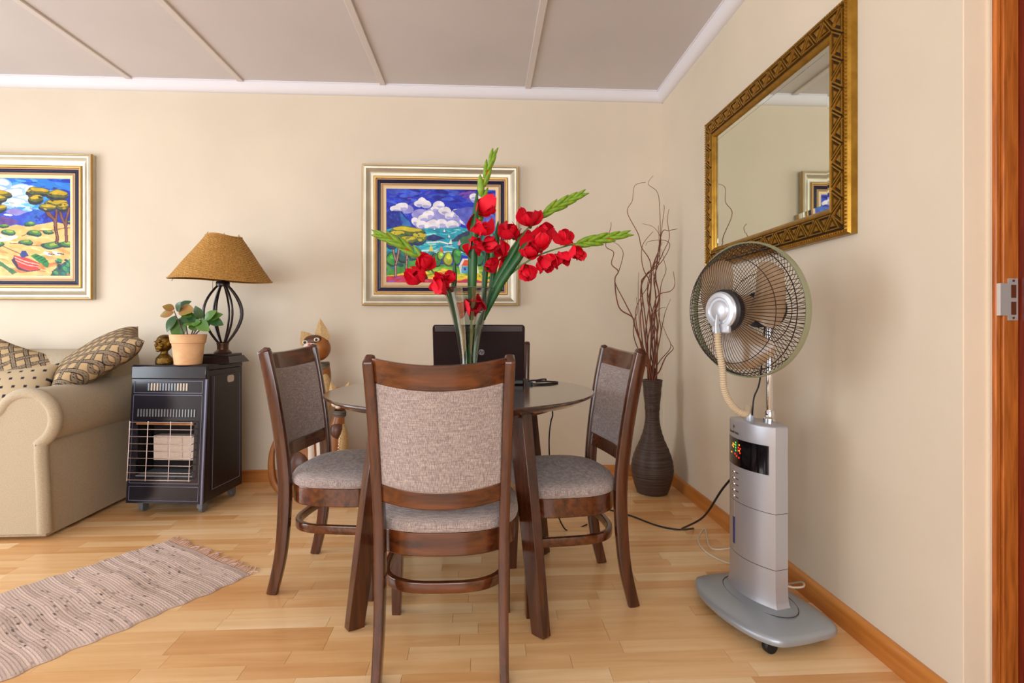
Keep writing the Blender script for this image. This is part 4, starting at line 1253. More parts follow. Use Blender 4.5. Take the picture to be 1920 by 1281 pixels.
# ================================================================== gladioli
mat('petal_red', (206, 6, 34), 0.6, col2=(226, 20, 48), vscale=(40, 40, 40), spec=.3)
mat('petal_dark', (150, 8, 26), 0.55)
mat('glad_green', (136, 168, 36), 0.45, col2=(98, 140, 34), vscale=(50, 50, 50))
mat('glad_leaf', (20, 78, 40), 0.38, col2=(44, 96, 40), vscale=(60, 60, 8))
mat('glad_stem', (58, 120, 62), 0.5, col2=(110, 140, 50), vscale=(12, 12, 12))
def petal(L_, W__, flare, seed):
    r_ = random.Random(seed)
    ph = r_.uniform(0, 6)
    def fn(i, j):
        u = 2 * i - 1; t = j
        wv = W__ / 2 * (.22 + .78 * math.sin(PI * min(1, (t * .62 + .10))) ** 1.0) * (1 if t < .8 else math.sqrt(max(.02, 1 - ((t - .8) / .21) ** 2)))
        x = u * wv
        bend = flare * t * t
        y_ = L_ * (t - .18 * bend * t)
        z = L_ * (.12 + .42 * bend) * t - .25 * (1 - u * u) * wv * .5 + .0035 * math.sin(9 * u + ph) * t * t
        return (x, y_, z)
    return MB().grid(fn, 8, 10).mesh('petal', 180)
PET = []
for k in range(5):
    me = petal(.058, .046, (.9, 1.3, 1.7, 1.1, 1.5)[k], k); me.materials.append(MATS['petal_red']); PET.append(me)
def bud_mesh(L_, R_):
    return MB().lathe([(.001, 0), (R_ * .7, L_ * .12), (R_, L_ * .4), (R_ * .75, L_ * .72), (R_ * .3, L_ * .93), (.0005, L_)], 8, cap=False, sy=.7).mesh('bud', 80)
BUD = bud_mesh(.078, .0135); BUD.materials.append(MATS['glad_green'])
TIP = bud_mesh(.040, .0095); TIP.materials.append(MATS['petal_red'])
CAL = bud_mesh(.026, .0065); CAL.materials.append(MATS['glad_stem'])
rf = random.Random(21)
def zrot(d, roll=0):
    """euler that turns local +z into d"""
    return (Vector(d).normalized().to_track_quat('Z', 'Y') @ Matrix.Rotation(roll, 3, 'Z').to_quaternion()).to_euler()
def blossom(parent, base, p, d, s):
    b = bpy.data.objects.new('blossom', None); C.objects.link(b); b.parent = parent; b.empty_display_size = .02
    b.location = p - base; b.rotation_euler = zrot(d, rf.uniform(0, 6)); b.scale = (s * 1.24, s * 1.24, s * 1.24)
    for k in range(6):
        inner = k % 2
        a = k * PI / 3 + rf.uniform(-.12, .12)
        o = link('petal', PET[rf.randrange(5)], None, b)
        tilt = math.radians(rf.uniform(26, 66) if inner else rf.uniform(4, 44))
        o.rotation_euler = (Matrix.Rotation(a, 3, 'Z') @ Matrix.Rotation(tilt, 3, 'X')).to_euler()
        o.location = (0, 0, -.012)
        ks = rf.uniform(.78, 1.22); o.scale = (rf.uniform(.8, 1.25), ks, ks)
    o = link('calyx', CAL, None, b, loc=(0, 0, -.028)); o.scale = (1.2, 1.2, 1)
def ribbon_leaf(parent, base, pts, wd):
    pts = crom(pts, 6); n = len(pts); m = MB(); vs = []
    for i, p in enumerate(pts):
        t = (pts[min(i + 1, n - 1)] - pts[max(i - 1, 0)]).normalized()
        side = t.cross(Vector((0, -1, .15))).normalized()
        nrm = side.cross(t).normalized()
        f = i / (n - 1)
        wv = wd / 2 * min(1, .45 + 1.4 * f) * (1 if f < .62 else max(.03, 1 - ((f - .62) / .38) ** 1.8))
        c = p - base
        vs += [c - side * wv, c + nrm * wv * .22, c + side * wv]
    fs = []
    for i in range(n - 1):
        for j in range(2): fs.append((i * 3 + j, i * 3 + j + 1, (i + 1) * 3 + j + 1, (i + 1) * 3 + j))
    o = obj('leaf', m.add(vs, fs), 'glad_leaf', parent, sharp=180)
    md_ = o.modifiers.new('thick', 'SOLIDIFY'); md_.thickness = .0012
def gladiolus(label, stem, tipfrom, blooms, leaves, nb):
    base = Vector(stem[0])
    t = thing('gladiolus', label, 'flower', base, 0, 'gladioli in the glass vase')
    path = crom(stem, 8); n = len(path)
    obj('stem', MB().tube([p - base for p in path], [.0050 - .0032 * i / (n - 1) for i in range(n)], 7), 'glad_stem', t)
    i0 = int(tipfrom * (n - 1))
    for k in range(nb):
        f = k / max(1, nb - 1)
        q = i0 + (n - 1 - i0) * f; i = min(int(q), n - 2); p = path[i].lerp(path[i + 1], q - i)
        d = (path[i + 1] - path[i]).normalized()
        side = d.cross(Vector((0, 1, 0))).normalized() * (1 if k % 2 else -1) * (.36 - .16 * f) + Vector((0, -.25 + .2 * (k % 3), 0)) * .6
        o = link('bud', BUD, None, t, loc=p - base - d * .018)
        o.rotation_euler = zrot(d + side * .75); s = (1.0 + .25 * math.sin(PI * f)) * (1 - .28 * f); o.scale = (s, s, s)
        if k in (1, 4):
            o2 = link('bud_tip', TIP, None, t, loc=p - base + (d + side * .75).normalized() * .018); o2.rotation_euler = zrot(d + side * .7)
    for px, py, z, s, dx, dy in blooms:
        p = P(px, py, z)
        d = Vector((dx, -.75, dy))
        blossom(t, base, p, d, s)
    for pts, wd in leaves: ribbon_leaf(t, base, [P(*q) for q in pts], wd)
    return t
V = lambda x, y_, z: Vector((vp.x + x, vp.y + y_, TH + z))
gladiolus('red gladiolus bending furthest over towards the chair beside the carved cats',
          [V(.010, .006, .015), V(-.010, .002, .16), P(845, 568, 2.40), P(822, 524, 2.39), P(790, 486, 2.37), P(748, 456, 2.36), P(712, 441, 2.35)], .68,
          [(800, 498, 2.35, .86, -.3, .5), (790, 518, 2.34, .95, -.6, .1), (822, 530, 2.34, .95, .1, -.5), (838, 522, 2.36, .6, .6, .4)],
          [([(862, 640, 2.41), (850, 570, 2.41), (852, 520, 2.41), (852, 488, 2.40)], .020), ([(868, 650, 2.38), (858, 600, 2.37), (848, 560, 2.36), (836, 528, 2.35)], .020)], 9)
gladiolus('red gladiolus rising upright and tallest out of the glass vase',
          [V(.004, -.008, .015), V(.006, 0, .18), P(886, 560, 2.42), P(888, 480, 2.42), P(897, 410, 2.42), P(908, 340, 2.41), P(924, 292, 2.40)], .66,
          [(905, 395, 2.37, 1.0, .5, .5), (899, 432, 2.36, 1.05, .1, .3), (894, 462, 2.36, 1.0, -.2, -.2), (912, 458, 2.38, .8, .6, -.1)],
          [([(884, 600, 2.38), (885, 540, 2.34), (888, 450, 2.33), (895, 356, 2.33)], .034)], 9)
gladiolus('red gladiolus slanting up to a bright green bud spike above the others beside it',
          [V(-.008, .006, .015), V(.006, .012, .16), P(908, 580, 2.45), P(935, 508, 2.46), P(970, 450, 2.46), P(1015, 405, 2.45), P(1050, 384, 2.44), P(1087, 366, 2.43)], .73,
          [(958, 440, 2.43, .9, -.5, .6), (993, 416, 2.43, .95, -.2, .7), (1018, 432, 2.43, .75, .6, .1), (941, 470, 2.44, .85, -.6, .2), (927, 494, 2.45, .75, -.6, -.2), (948, 496, 2.45, .75, .2, -.3), (980, 452, 2.46, .8, .3, .3)],
          [([(900, 610, 2.42), (925, 540, 2.40), (960, 478, 2.39), (984, 434, 2.39)], .026), ([(905, 600, 2.40), (940, 530, 2.37), (975, 478, 2.36), (1009, 424, 2.36)], .032)], 9)
gladiolus('red gladiolus leaning lowest and furthest towards the curly willow branches',
          [V(-.014, -.004, .015), V(.004, .004, .17), P(906, 585, 2.40), P(948, 524, 2.38), P(1000, 484, 2.37), P(1060, 462, 2.36), P(1110, 452, 2.35), P(1170, 440, 2.34)], .77,
          [(1014, 462, 2.35, 1.0, 0, .6), (1020, 490, 2.33, 1.0, .2, -.5), (988, 505, 2.33, .9, .1, -.7), (1048, 482, 2.34, .8, .6, -.5), (1060, 450, 2.35, .8, -.2, .8), (1080, 472, 2.33, .8, .4, -.7), (992, 476, 2.35, .9, -.1, .5)],
          [([(908, 600, 2.44), (908, 540, 2.46), (913, 480, 2.46), (918, 440, 2.46)], .022), ([(916, 580, 2.47), (924, 520, 2.48), (930, 460, 2.49), (934, 414, 2.49)], .026)], 9)
gladiolus('short red gladiolus bloom held low inside the glass vase mouth',
          [V(.012, .010, .015), V(.004, .004, .14), P(884, 600, 2.42), P(880, 585, 2.41)], .99,
          [(888, 576, 2.375, 1.0, .05, .1), (866, 580, 2.42, .7, -.5, .1)], [], 0)

# ================================================================== carved cats
mat('cat_brown', (120, 66, 24), 0.4, col2=(164, 104, 46), vscale=(14, 14, 6), coat=.2)
mat('cat_dark', (66, 36, 22), 0.45, col2=(96, 56, 32), vscale=(16, 16, 8), coat=.2)
mat('cat_cream', (206, 176, 126), 0.7, col2=(176, 140, 92), vscale=(160, 160, 160), bump=.2, bscale=200)
mat('cat_white', (226, 214, 200), 0.6, var=.05, vscale=(60, 60, 60))
mat('cat_pink', (196, 96, 96), 0.6)
mat('cat_black', (26, 20, 20), 0.4)
mat('collar_stripe', (120, 106, 92), 0.7, col2=(40, 34, 32), vscale=(10, 10, 220))
def body_sweep(cl, rx, ry, n=28, k=5):
    """upright carved body: centre line with elliptical sections"""
    pts = crom(cl, k); m_ = len(pts); ax = crom([Vector((a, b, 0)) for a, b in zip(rx, ry)], k)
    vs = []
    for p, r in zip(pts, ax):
        for i in range(n):
            a = 2 * PI * i / n; vs.append((p.x + r.x * math.cos(a), p.y + r.y * math.sin(a), p.z))
    fs = [(i * n + j, i * n + (j + 1) % n, (i + 1) * n + (j + 1) % n, (i + 1) * n + j) for i in range(m_ - 1) for j in range(n)]
    fs += [tuple(range(n))[::-1], tuple((m_ - 1) * n + j for j in range(n))]
    return MB().add(vs, fs)
def ear(c, tip, wd, th):
    """flat pointed ear from base centre c to tip"""
    c, tip = Vector(c), Vector(tip); d = tip - c; s = d.cross(Vector((0, 1, 0))).normalized()
    m = MB(); vs = []
    prof = [(0, 1), (.25, .92), (.5, .70), (.75, .38), (.92, .14), (1, .02)]
    for f, w_ in prof:
        p = c + d * f
        vs += [p - s * wd * w_ / 2, p - Vector((0, th * w_, 0)), p + s * wd * w_ / 2, p + Vector((0, th * w_, 0))]
    fs = [(i * 4 + j, i * 4 + (j + 1) % 4, (i + 1) * 4 + (j + 1) % 4, (i + 1) * 4 + j) for i in range(len(prof) - 1) for j in range(4)] + [(0, 1, 2, 3), (20, 21, 22, 23)]
    return m.add(vs, fs)
# tall cat
ct = thing('carved_cat', 'tall carved wooden cat statue with cream ears behind the dining chair', 'statue', W(-1.03, 3.84))
obj('body', body_sweep([(0, 0, 0), (.0, 0, .05), (-.005, 0, .22), (.02, 0, .42), (.06, 0, .60), (.085, 0, .72), (.085, 0, .79)], [.125, .145, .130, .095, .070, .050, .036], [.075, .085, .085, .070, .055, .045, .034]), 'cat_brown', ct)
obj('chest', MB().ellipsoid((.105, -.025, .60), (.045, .04, .13)), 'cat_cream', ct)
obj('haunch', MB().ellipsoid((-.03, -.05, .17), (.085, .06, .12)), 'cat_dark', ct)
for x in (.045, .10):
    obj('foreleg', body_sweep([(x, -.075, 0), (x, -.070, .15), (x - .01, -.05, .38), (x, -.03, .50)], [.026, .022, .026, .03], [.03, .022, .026, .03], 16), 'cat_white', ct)
obj('collar', MB().lathe([(.040, .735), (.043, .742), (.043, .785), (.039, .79)], 28, (.085, 0, 0), cap=False), 'collar_stripe', ct)
HC = Vector((.060, -.02, .873))
hd = obj('head', MB().ellipsoid(HC, (.080, .062, .078), 28, 18), 'cat_brown', ct)
obj('forehead', MB().ellipsoid(HC + Vector((-.012, -.006, .042)), (.062, .056, .038)), 'cat_dark', hd)
obj('muzzle', MB().ellipsoid(HC + Vector((-.020, -.050, .010)), (.044, .024, .026)), 'cat_white', hd)
obj('nose', MB().ellipsoid(HC + Vector((-.022, -.073, .020)), (.008, .006, .011)), 'cat_pink', hd)
for dx, dz in ((-.050, .036), (.016, .052)):
    e_ = obj('eye', MB().ellipsoid(HC + Vector((dx, -.056, dz)), (.017, .010, .012)), 'cat_white', hd)
    obj('pupil', MB().ellipsoid(HC + Vector((dx, -.065, dz)), (.008, .004, .008)), 'cat_black', e_)
obj('ear', ear(HC + Vector((-.052, 0, .040)), P(565, 621, 3.78) - W(-1.03, 3.84), .095, .020), 'cat_cream', ct)
obj('ear', ear(HC + Vector((.034, 0, .045)), P(600, 597, 3.78) - W(-1.03, 3.84), .095, .020), 'cat_cream', ct)
tp = [(530, 928), (514, 906), (509, 878), (510, 850), (516, 826), (521, 806)]
TO = W(-1.03, 3.84)
tpw = [P(a, b, 3.72) - TO for a, b in tp]
tpw = [Vector((q.x, q.y, max(q.z, .012))) for q in tpw]
tl = obj('tail', MB().sweep(crom(tpw, 6), RRECT(.030, .024, .008, 3), up=(0, 1, 0), scale=[.6 + .7 * math.sin(PI * min(1, (i + 6) / 30)) for i in range(31)]), 'cat_brown', ct)
tw = [P(a, b, 3.72) - TO for a, b in [(521, 808), (519, 792), (513, 780), (511, 771), (516, 767), (521, 775)]]
obj('tail_tip', MB().tube(crom(tw, 5), [.011 - .007 * i / 25 for i in range(26)], 8), 'cat_white', tl)
# small cat
co = W(-.812, 3.66)
cs_ = thing('carved_cat', 'smaller carved wooden cat statue with white muzzle partly under the round table', 'statue', co)
obj('body', body_sweep([(-.02, 0, 0), (-.02, 0, .05), (-.025, 0, .16), (-.022, 0, .30), (-.008, 0, .42), (.008, 0, .50)], [.09, .10, .092, .070, .045, .030], [.06, .068, .066, .055, .042, .03]), 'cat_brown', cs_)
obj('shoulder_patch', MB().ellipsoid((.000, -.012, .405), (.044, .042, .060)), 'cat_dark', cs_)
obj('chest', MB().ellipsoid((.030, -.010, .34), (.030, .040, .11)), 'cat_cream', cs_)
for k in range(7):
    obj('painted_dot', MB().ellipsoid((.012 + .002 * k, -.054 + .0035 * abs(k - 3) * .3, .27 + k * .017), (.005, .004, .005), 10, 6), 'cat_white', cs_)
obj('collar', MB().lathe([(.031, .485), (.036, .492), (.036, .515), (.030, .525)], 24, (.010, 0, 0), cap=False), 'collar_stripe', cs_)
h2 = Vector((.016, -.012, .592))
hd2 = obj('head', MB().ellipsoid(h2, (.064, .052, .066), 26, 16), 'cat_brown', cs_)
for s in (-1, 1):
    obj('cheek', MB().ellipsoid(h2 + Vector((s * .017, -.046, -.022)), (.020, .014, .020)), 'cat_white', hd2)
    e_ = obj('eye', MB().ellipsoid(h2 + Vector((s * .026, -.045, .020)), (.013, .008, .011)), 'cat_white', hd2)
    obj('pupil', MB().ellipsoid(h2 + Vector((s * .026, -.052, .020)), (.006, .003, .006)), 'cat_black', e_)
    obj('ear', ear(h2 + Vector((s * .036, 0, .036)), h2 + Vector((s * .052, 0, .095)), .05, .014), 'cat_cream', cs_)
obj('chin', MB().ellipsoid(h2 + Vector((0, -.045, -.042)), (.016, .012, .010)), 'cat_white', hd2)
obj('nose', MB().ellipsoid(h2 + Vector((0, -.058, -.006)), (.007, .005, .007)), 'cat_pink', hd2)
obj('tail', MB().tube(crom([(-.09, .02, .015), (-.125, .0, .06), (-.12, 0, .15), (-.10, 0, .22)], 6), [.016] * 10 + [.014] * 9, 8), 'cat_dark', cs_)

# ================================================================== floor vase and willow
mat('vase_rattan', (44, 34, 32), 0.45, col2=(86, 66, 54), vscale=(3, 3, 190), bump=.4, bscale=160, bvec=(.05, .05, 1))
FV = W(1.040, 3.775)
fv = thing('floor_vase', 'tall dark ribbed bottle-shaped floor vase in the room corner', 'vase', FV)
pf = [(.085, 0), (.092, .006), (.108, .05), (.122, .11), (.125, .145), (.118, .20), (.098, .26), (.072, .32), (.053, .38), (.044, .43), (.042, .47), (.046, .53), (.052, .60), (.058, .66), (.060, .676)]
sm_ = crom([Vector((r, 0, z)) for r, z in pf], 8)
prof = [(q.x + .0011 * math.sin(q.z * 2 * PI / .0095), q.z) for q in sm_]
obj('body', MB().lathe([(.001, 0)] + prof + [(.053, .676), (.046, .60), (.036, .47), (.036, .43)], 56, cap=False), 'vase_rattan', fv, sharp=60)
obj('rim', MB().tube([((.057) * math.cos(2 * PI * k / 40), .057 * math.sin(2 * PI * k / 40), .676) for k in range(40)], .005, 8, closed=True), 'vase_rattan', fv)
mat('willow_brown', (134, 70, 36), 0.55, col2=(96, 50, 34), vscale=(30, 30, 8))
mat('willow_dark', (96, 60, 48), 0.6)
BR = [[(330, 1000), (350, 800), (345, 650), (375, 450), (375, 240), (360, 130), (305, 80), (335, 30)],
      [(290, 1000), (318, 760), (320, 560), (265, 460), (245, 380), (180, 250), (210, 180), (225, 90), (290, 70)],
      [(230, 950), (210, 880), (130, 820), (105, 660), (125, 605), (85, 560), (98, 490), (50, 450), (80, 345), (82, 310)],
      [(240, 980), (215, 890), (165, 790), (105, 665), (130, 600), (155, 500), (130, 450), (90, 425)],
      [(370, 1040), (400, 880), (415, 830), (440, 770)],
      [(360, 1000), (340, 900), (370, 750), (335, 600), (380, 440), (370, 380), (330, 335), (270, 318)],
      [(330, 900), (370, 760), (350, 620), (385, 380), (430, 360), (480, 350)],
      [(280, 950), (260, 720), (300, 620), (360, 560), (400, 480), (432, 400), (420, 300), (430, 230)],
      [(300, 1000), (265, 700), (280, 640), (330, 600), (390, 540), (435, 450), (400, 418), (310, 425), (290, 450)],
      [(330, 1050), (310, 800), (320, 680), (280, 600), (265, 520), (275, 440), (335, 365)],
      [(250, 1000), (230, 850), (262, 760), (300, 700), (330, 620), (350, 540)],
      [(350, 1050), (370, 900), (380, 700), (412, 600), (400, 540), (385, 470)],
      [(370, 1150), (440, 1060), (412, 980), (380, 900)],
      [(345, 900), (372, 832), (412, 822)],
      [(360, 950), (345, 800), (375, 742), (440, 722), (465, 680), (455, 605)],
      [(260, 1050), (252, 900), (245, 740), (248, 610)],
      [(225, 1020), (222, 900), (240, 850), (235, 760)],
      [(300, 1040), (322, 900), (300, 760), (318, 640), (345, 540), (370, 460), (366, 330)],
      [(345, 1020), (325, 880), (352, 760), (338, 650), (372, 540), (380, 400), (400, 240), (398, 205)],
      [(275, 1060), (258, 880), (272, 780), (262, 690), (295, 620), (330, 585), (375, 505)],
      [(318, 1080), (345, 960), (322, 820), (300, 700), (335, 560), (390, 430)],
      [(360, 1080), (382, 960), (365, 840), (380, 720)],
      [(375, 1200), (410, 1120), (455, 1070), (440, 1040)]]
rb = random.Random(9)
for k, pts in enumerate(BR):
    zc_ = depth(FV.x, FV.y) / KZ + rb.uniform(-.035, .03)
    a = rb.uniform(0, 2 * PI)
    base = FV + Vector((.020 * math.cos(a), .020 * math.sin(a), .44))
    mid = FV + Vector((.026 * math.cos(a), .026 * math.sin(a), .672))
    w_ = [base, mid]
    for x, y_ in pts:
        p = P(1120 + x / 3.2, 320 + y_ / 3.2, zc_ + rb.uniform(-.025, .025))
        if p.x > XR - .012: p = p * 1.0; p.x = XR - .012
        w_.append(p)
    path = crom(w_, 6)
    r0 = rb.uniform(.0036, .0056); n = len(path)
    path = [p - base for p in path]
    o = obj('willow_branch', MB().tube(path, [r0 * (1 - .72 * i / (n - 1)) for i in range(n)], 6), 'willow_brown' if k % 4 else 'willow_dark')
    o.location = base
    lab = {0: 'tallest curly willow branch in the floor vase, running straight up to a hooked tip', 1: 'tall willow branch in the floor vase, bowing out before hooking back at its tip',
           2: 'willow branch in the floor vase leaning out to just behind the gladiolus bud spike', 3: 'willow branch in the floor vase leaning out to just behind the gladiolus bud spike',
           4: 'short straight willow branch in the floor vase slanting towards the wall mirror'}.get(k, 'thin curly reddish-brown willow branch amid the dense bunch in the floor vase')
    tag(o, lab, 'branch', 'curly willow branches in the floor vase')

# ================================================================== pedestal fan with mist column
mat('fan_silver', (186, 188, 196), 0.34, .55, var=.03, vscale=(4, 4, 4))
mat('fan_base', (164, 172, 180), 0.36, .45)
mat('fan_gloss', (10, 9, 14), 0.06, coat=.6)
mat('fan_chrome', (220, 220, 224), 0.08, 1.0)
mat('fan_rim', (150, 152, 122), 0.4, .1)
mat('fan_wire', (52, 40, 38), 0.4, .5)
mat('fan_hub', (190, 194, 202), 0.35, .4)
mat('fan_blade', (150, 122, 92), 0.22, alpha=.88, coat=.4)
mat('hose_beige', (196, 178, 150), 0.6)
mat('label_print', (40, 38, 42), 0.5)
mat('gauge_blue', (44, 44, 110), 0.2)
def led(name, c, e):
    mat(name, c, .4, emit=e)
led('led_red', (255, 40, 40), 1.6); led('led_green', (60, 230, 90), 1.4); led('led_amber', (255, 170, 40), 1.5)
FO = W(.966, 2.150); FR = math.radians(194 - 270)
fan = thing('pedestal_fan', 'silver pedestal mist fan on a wide base beside the wall mirror', 'fan', FO, FR)
FI = (Matrix.Translation(FO) @ Matrix.Rotation(FR, 4, 'Z')).inverted()
# base plate: bowed front, rounded corners
def plate_poly(s=1.0):
    pts = [(-.205, -.118), (-.12, -.158), (.02, -.176), (.15, -.166), (.232, -.135), (.258, -.090), (.262, .02), (.240, .105), (.10, .135), (-.10, .135), (-.185, .10), (-.222, .0), (-.226, -.08)]
    return [(q.x * s * .90, q.y * s * 1.04) for q in crom([Vector((x, y_, 0)) for x, y_ in pts], 4, closed=True)]
bpz = [(.90, .030), (.985, .036), (1.0, .046), (.985, .056), (.93, .062), (.72, .074), (.50, .080)]
m = MB(); vs = []; base_poly = plate_poly(); n = len(base_poly)
cx_, cy_ = .018, -.02
for s, z in bpz: vs += [(cx_ + (x - cx_) * s, cy_ + (y_ - cy_) * s, z) for x, y_ in base_poly]
fs = [(i * n + j, i * n + (j + 1) % n, (i + 1) * n + (j + 1) % n, (i + 1) * n + j) for i in range(len(bpz) - 1) for j in range(n)]
fs += [tuple(range(n))[::-1], tuple((len(bpz) - 1) * n + j for j in range(n))]
fb = obj('base_plate', m.add(vs, fs), 'fan_base', fan, sharp=50)
# inset oval seam round the column foot
ov = [(cx_ + .135 * 1.08 * math.cos(2 * PI * k / 60), -.015 + .088 * math.sin(2 * PI * k / 60), .0775 + .0012) for k in range(60)]
obj('seam', MB().tube(ov, .0013, 5, closed=True), 'label_print', fb)
for x, y_ in ((-.13, -.09), (.185, -.125), (-.11, .09), (.17, .08)):
    k = MB().lathe([(.006, -.012), (.020, -.012), (.022, -.008), (.022, .008), (.020, .012), (.006, .012)], 18)
    k.xf(Matrix.Translation((x, y_, .022)) @ Matrix.Rotation(PI / 2, 4, 'Y'))
    k.b2((x - .008, y_ - .012, .026), (x + .008, y_ + .012, .045))
    obj('castor', k, 'black_plastic', fan)
CWH = .109
def sect(s=1.0, n=30):
    o_ = []
    for i in range(n + 1):
        x = -CWH + 2 * CWH * i / n; o_.append((x * s, (-.030 - .030 * (1 - (x / CWH) ** 2)) * s))
    for i in range(n + 1):
        x = CWH - 2 * CWH * i / n; o_.append((x * s, (.020 + .038 * (1 - (x / CWH) ** 2)) * s))
    return o_
def seg(zs_, m_, name, parent=fan):
    mm = MB(); vs = []
    for z, s in zs_: vs += [(x, y_, z) for x, y_ in sect(s)]
    n_ = len(sect())
    fs_ = [(i * n_ + j, i * n_ + (j + 1) % n_, (i + 1) * n_ + (j + 1) % n_, (i + 1) * n_ + j) for i in range(len(zs_) - 1) for j in range(n_)]
    fs_ += [tuple(range(n_))[::-1], tuple((len(zs_) - 1) * n_ + j for j in range(n_))]
    return obj(name, mm.add(vs, fs_), m_, parent, sharp=50)
seg([(.076, 1.10), (.086, 1.05), (.10, 1.02), (.14, 1.0), (.202, 1.0)], 'fan_silver', 'column_foot')
seg([(.202, .985), (.204, .985)], 'label_print', 'joint')
tk = seg([(.204, 1.0), (.385, 1.0)], 'fan_silver', 'water_tank')
seg([(.385, .985), (.387, .985)], 'label_print', 'joint')
cpn = seg([(.387, 1.0), (.51, 1.0)], 'fan_silver', 'control_panel')
seg([(.51, .995), (.608, .995)], 'fan_silver', 'column_core')
cap_ = seg([(.608, 1.0), (.664, 1.0), (.670, .985), (.672, .95)], 'fan_silver', 'column_cap')
def front_y(x): return -.030 - .030 * (1 - (x / CWH) ** 2)
def front_patch(x0_, x1_, z0_, z1_, off, n=16):
    mm = MB(); vs = []
    for i in range(n + 1):
        x = x0_ + (x1_ - x0_) * i / n
        for z in (z0_, z1_): vs += [(x, front_y(x) - off, z), (x, front_y(x) + .004, z)]
    fs_ = []
    for i in range(n):
        a, b = i * 4, (i + 1) * 4
        fs_ += [(a, b, b + 2, a + 2), (a + 1, a + 3, b + 3, b + 1), (a, a + 1, b + 1, b), (a + 2, b + 2, b + 3, a + 3)]
    fs_ += [(0, 2, 3, 1), (n * 4, n * 4 + 1, n * 4 + 3, n * 4 + 2)]
    return mm.add(vs, fs_)
dsp = obj('display', front_patch(-.1075, .090, .511, .607, .0015), 'fan_gloss', fan)
def on_front(x, z, off=.0):
    sl = 2 * .030 * x / CWH ** 2
    return Matrix.Translation((x, front_y(x) - off, z)) @ Matrix.Rotation(math.atan(sl), 4, 'Z') @ XZ
for i, (x, z, c) in enumerate([(-.066, .585, 'led_amber'), (-.058, .583, 'led_amber'), (-.062, .574, 'led_amber'), (-.070, .577, 'led_amber'), (-.046, .592, 'led_green'), (-.046, .583, 'led_green'), (-.046, .574, 'led_green'), (-.046, .564, 'led_green'),
                               (-.024, .588, 'led_amber'), (-.028, .578, 'led_red'), (-.018, .576, 'led_red'), (-.024, .568, 'led_amber'), (-.020, .561, 'led_red'), (-.030, .567, 'led_red'), (-.050, .552, 'led_red'), (-.040, .546, 'led_red'), (-.026, .543, 'led_red'), (-.078, .552, 'led_amber')]):
    q = MB().b2((-.0026, -.0026, 0), (.0026, .0026, .0006)).xf(on_front(x, z, .0016))
    obj('indicator', q, c, dsp)
for i in range(5):
    obj('button', MB().ellipsoid((-.062, front_y(-.062) - .001, .400 + i * .0215), (.008, .005, .0065), 14, 8), 'fan_chrome', cpn)
    obj('button_print', MB().b2((-.009, -.0015, 0), (.009, .0012, .0004)).xf(on_front(-.040, .400 + i * .0215, .0002)), 'label_print', cpn)
obj('seam_strip', front_patch(-.0635, -.0610, .215, .385, .0012, 2), 'fan_chrome', tk)
obj('level_gauge', front_patch(-.068, -.056, .232, .325, .0022, 3), 'gauge_blue', tk)
text_mesh('Russell Hobbs', .0125, 'label_print', cap_, on_front(-.060, .626, .0004), 'brand_lettering')
obj('brand_emblem', MB().add([(0, .008, .0004), (.005, 0, .0004), (0, -.008, .0004), (-.005, 0, .0004)], [(0, 1, 2, 3)]).xf(on_front(-.062, .646, .0002)), 'label_print', cap_)
# pole and knobs on top
pl_ = FI @ P(1443, 795, 2.19); PX_, PY_ = pl_.x, pl_.y
hc_ = FI @ P(1398, 582, 2.075)
obj('pole', MB().lathe([(.0115, .672), (.0115, 1.045)], 20, (PX_, PY_, 0)), 'fan_chrome', fan)
obj('pole_collar', MB().lathe([(.022, .668), (.022, .684), (.017, .688), (.017, .71), (.0155, .712)], 24, (PX_, PY_, 0)), 'fan_chrome', fan)
obj('hose_socket', MB().lathe([(.014, .668), (.0155, .676), (.0155, .692), (.012, .70)], 20, (-.025, -.016, 0)), 'fan_hub', fan)
# head
HMt = Matrix.Translation((hc_.x, hc_.y, 1.055)) @ Matrix.Rotation(math.radians(9), 4, 'Z') @ Matrix.Rotation(math.radians(2), 4, 'X')
HR = .219
def hp(r, a, d):        # head coordinates: radius, angle, distance in front of the rim plane
    return Vector((r * math.cos(a), -d, r * math.sin(a)))
def lathe_head(prof, n_=48):   # prof: (r, front distance)
    mm = MB().lathe([(r, d) for r, d in prof], n_, cap=False)
    return mm.xf(HMt @ Matrix.Rotation(PI / 2, 4, 'X'))
obj('rim_band', lathe_head([(HR - .002, -.011), (HR + .002, -.013), (HR + .004, 0), (HR + .002, .013), (HR - .002, .011), (HR - .002, -.011)], 80), 'fan_rim', fan, sharp=70)
def dome(t):            # front guard profile, t 0 (hub) .. 1 (rim)
    return (.060 + (HR - .062) * t, .098 * (1 - t ** 3.2) ** .8 + .004)
fw = MB()
NW = 90
for k in range(NW):
    a = 2 * PI * k / NW
    fw.tube([HMt @ hp(*(lambda q: (q[0], a, q[1]))(dome(t))) for t in (0, .2, .4, .58, .72, .84, .92, .97, 1)], .0011, 4)
for t, r in ((.70, .0013), (.93, .0016)):
    rr, dd = dome(t)
    fw.tube([HMt @ hp(rr, 2 * PI * k / 64, dd - .001) for k in range(64)], r, 5, closed=True)
fg = obj('front_guard', fw, 'fan_wire', fan); fg['kind'] = 'stuff'
rw = MB()
for k in range(NW):
    a = 2 * PI * k / NW
    rw.tube([HMt @ hp(r, a + tw_, -d) for r, tw_, d in ((.062, 0, .062), (.12, .07, .064), (.17, .13, .054), (.200, .17, .034), (HR - .002, .2, .004))], .0011, 4)
for rr, dd in ((.12, .064), (.196, .038)):
    rw.tube([HMt @ hp(rr, 2 * PI * k / 64, -dd) for k in range(64)], .0013, 5, closed=True)
rg = obj('rear_guard', rw, 'fan_wire', fan); rg['kind'] = 'stuff'
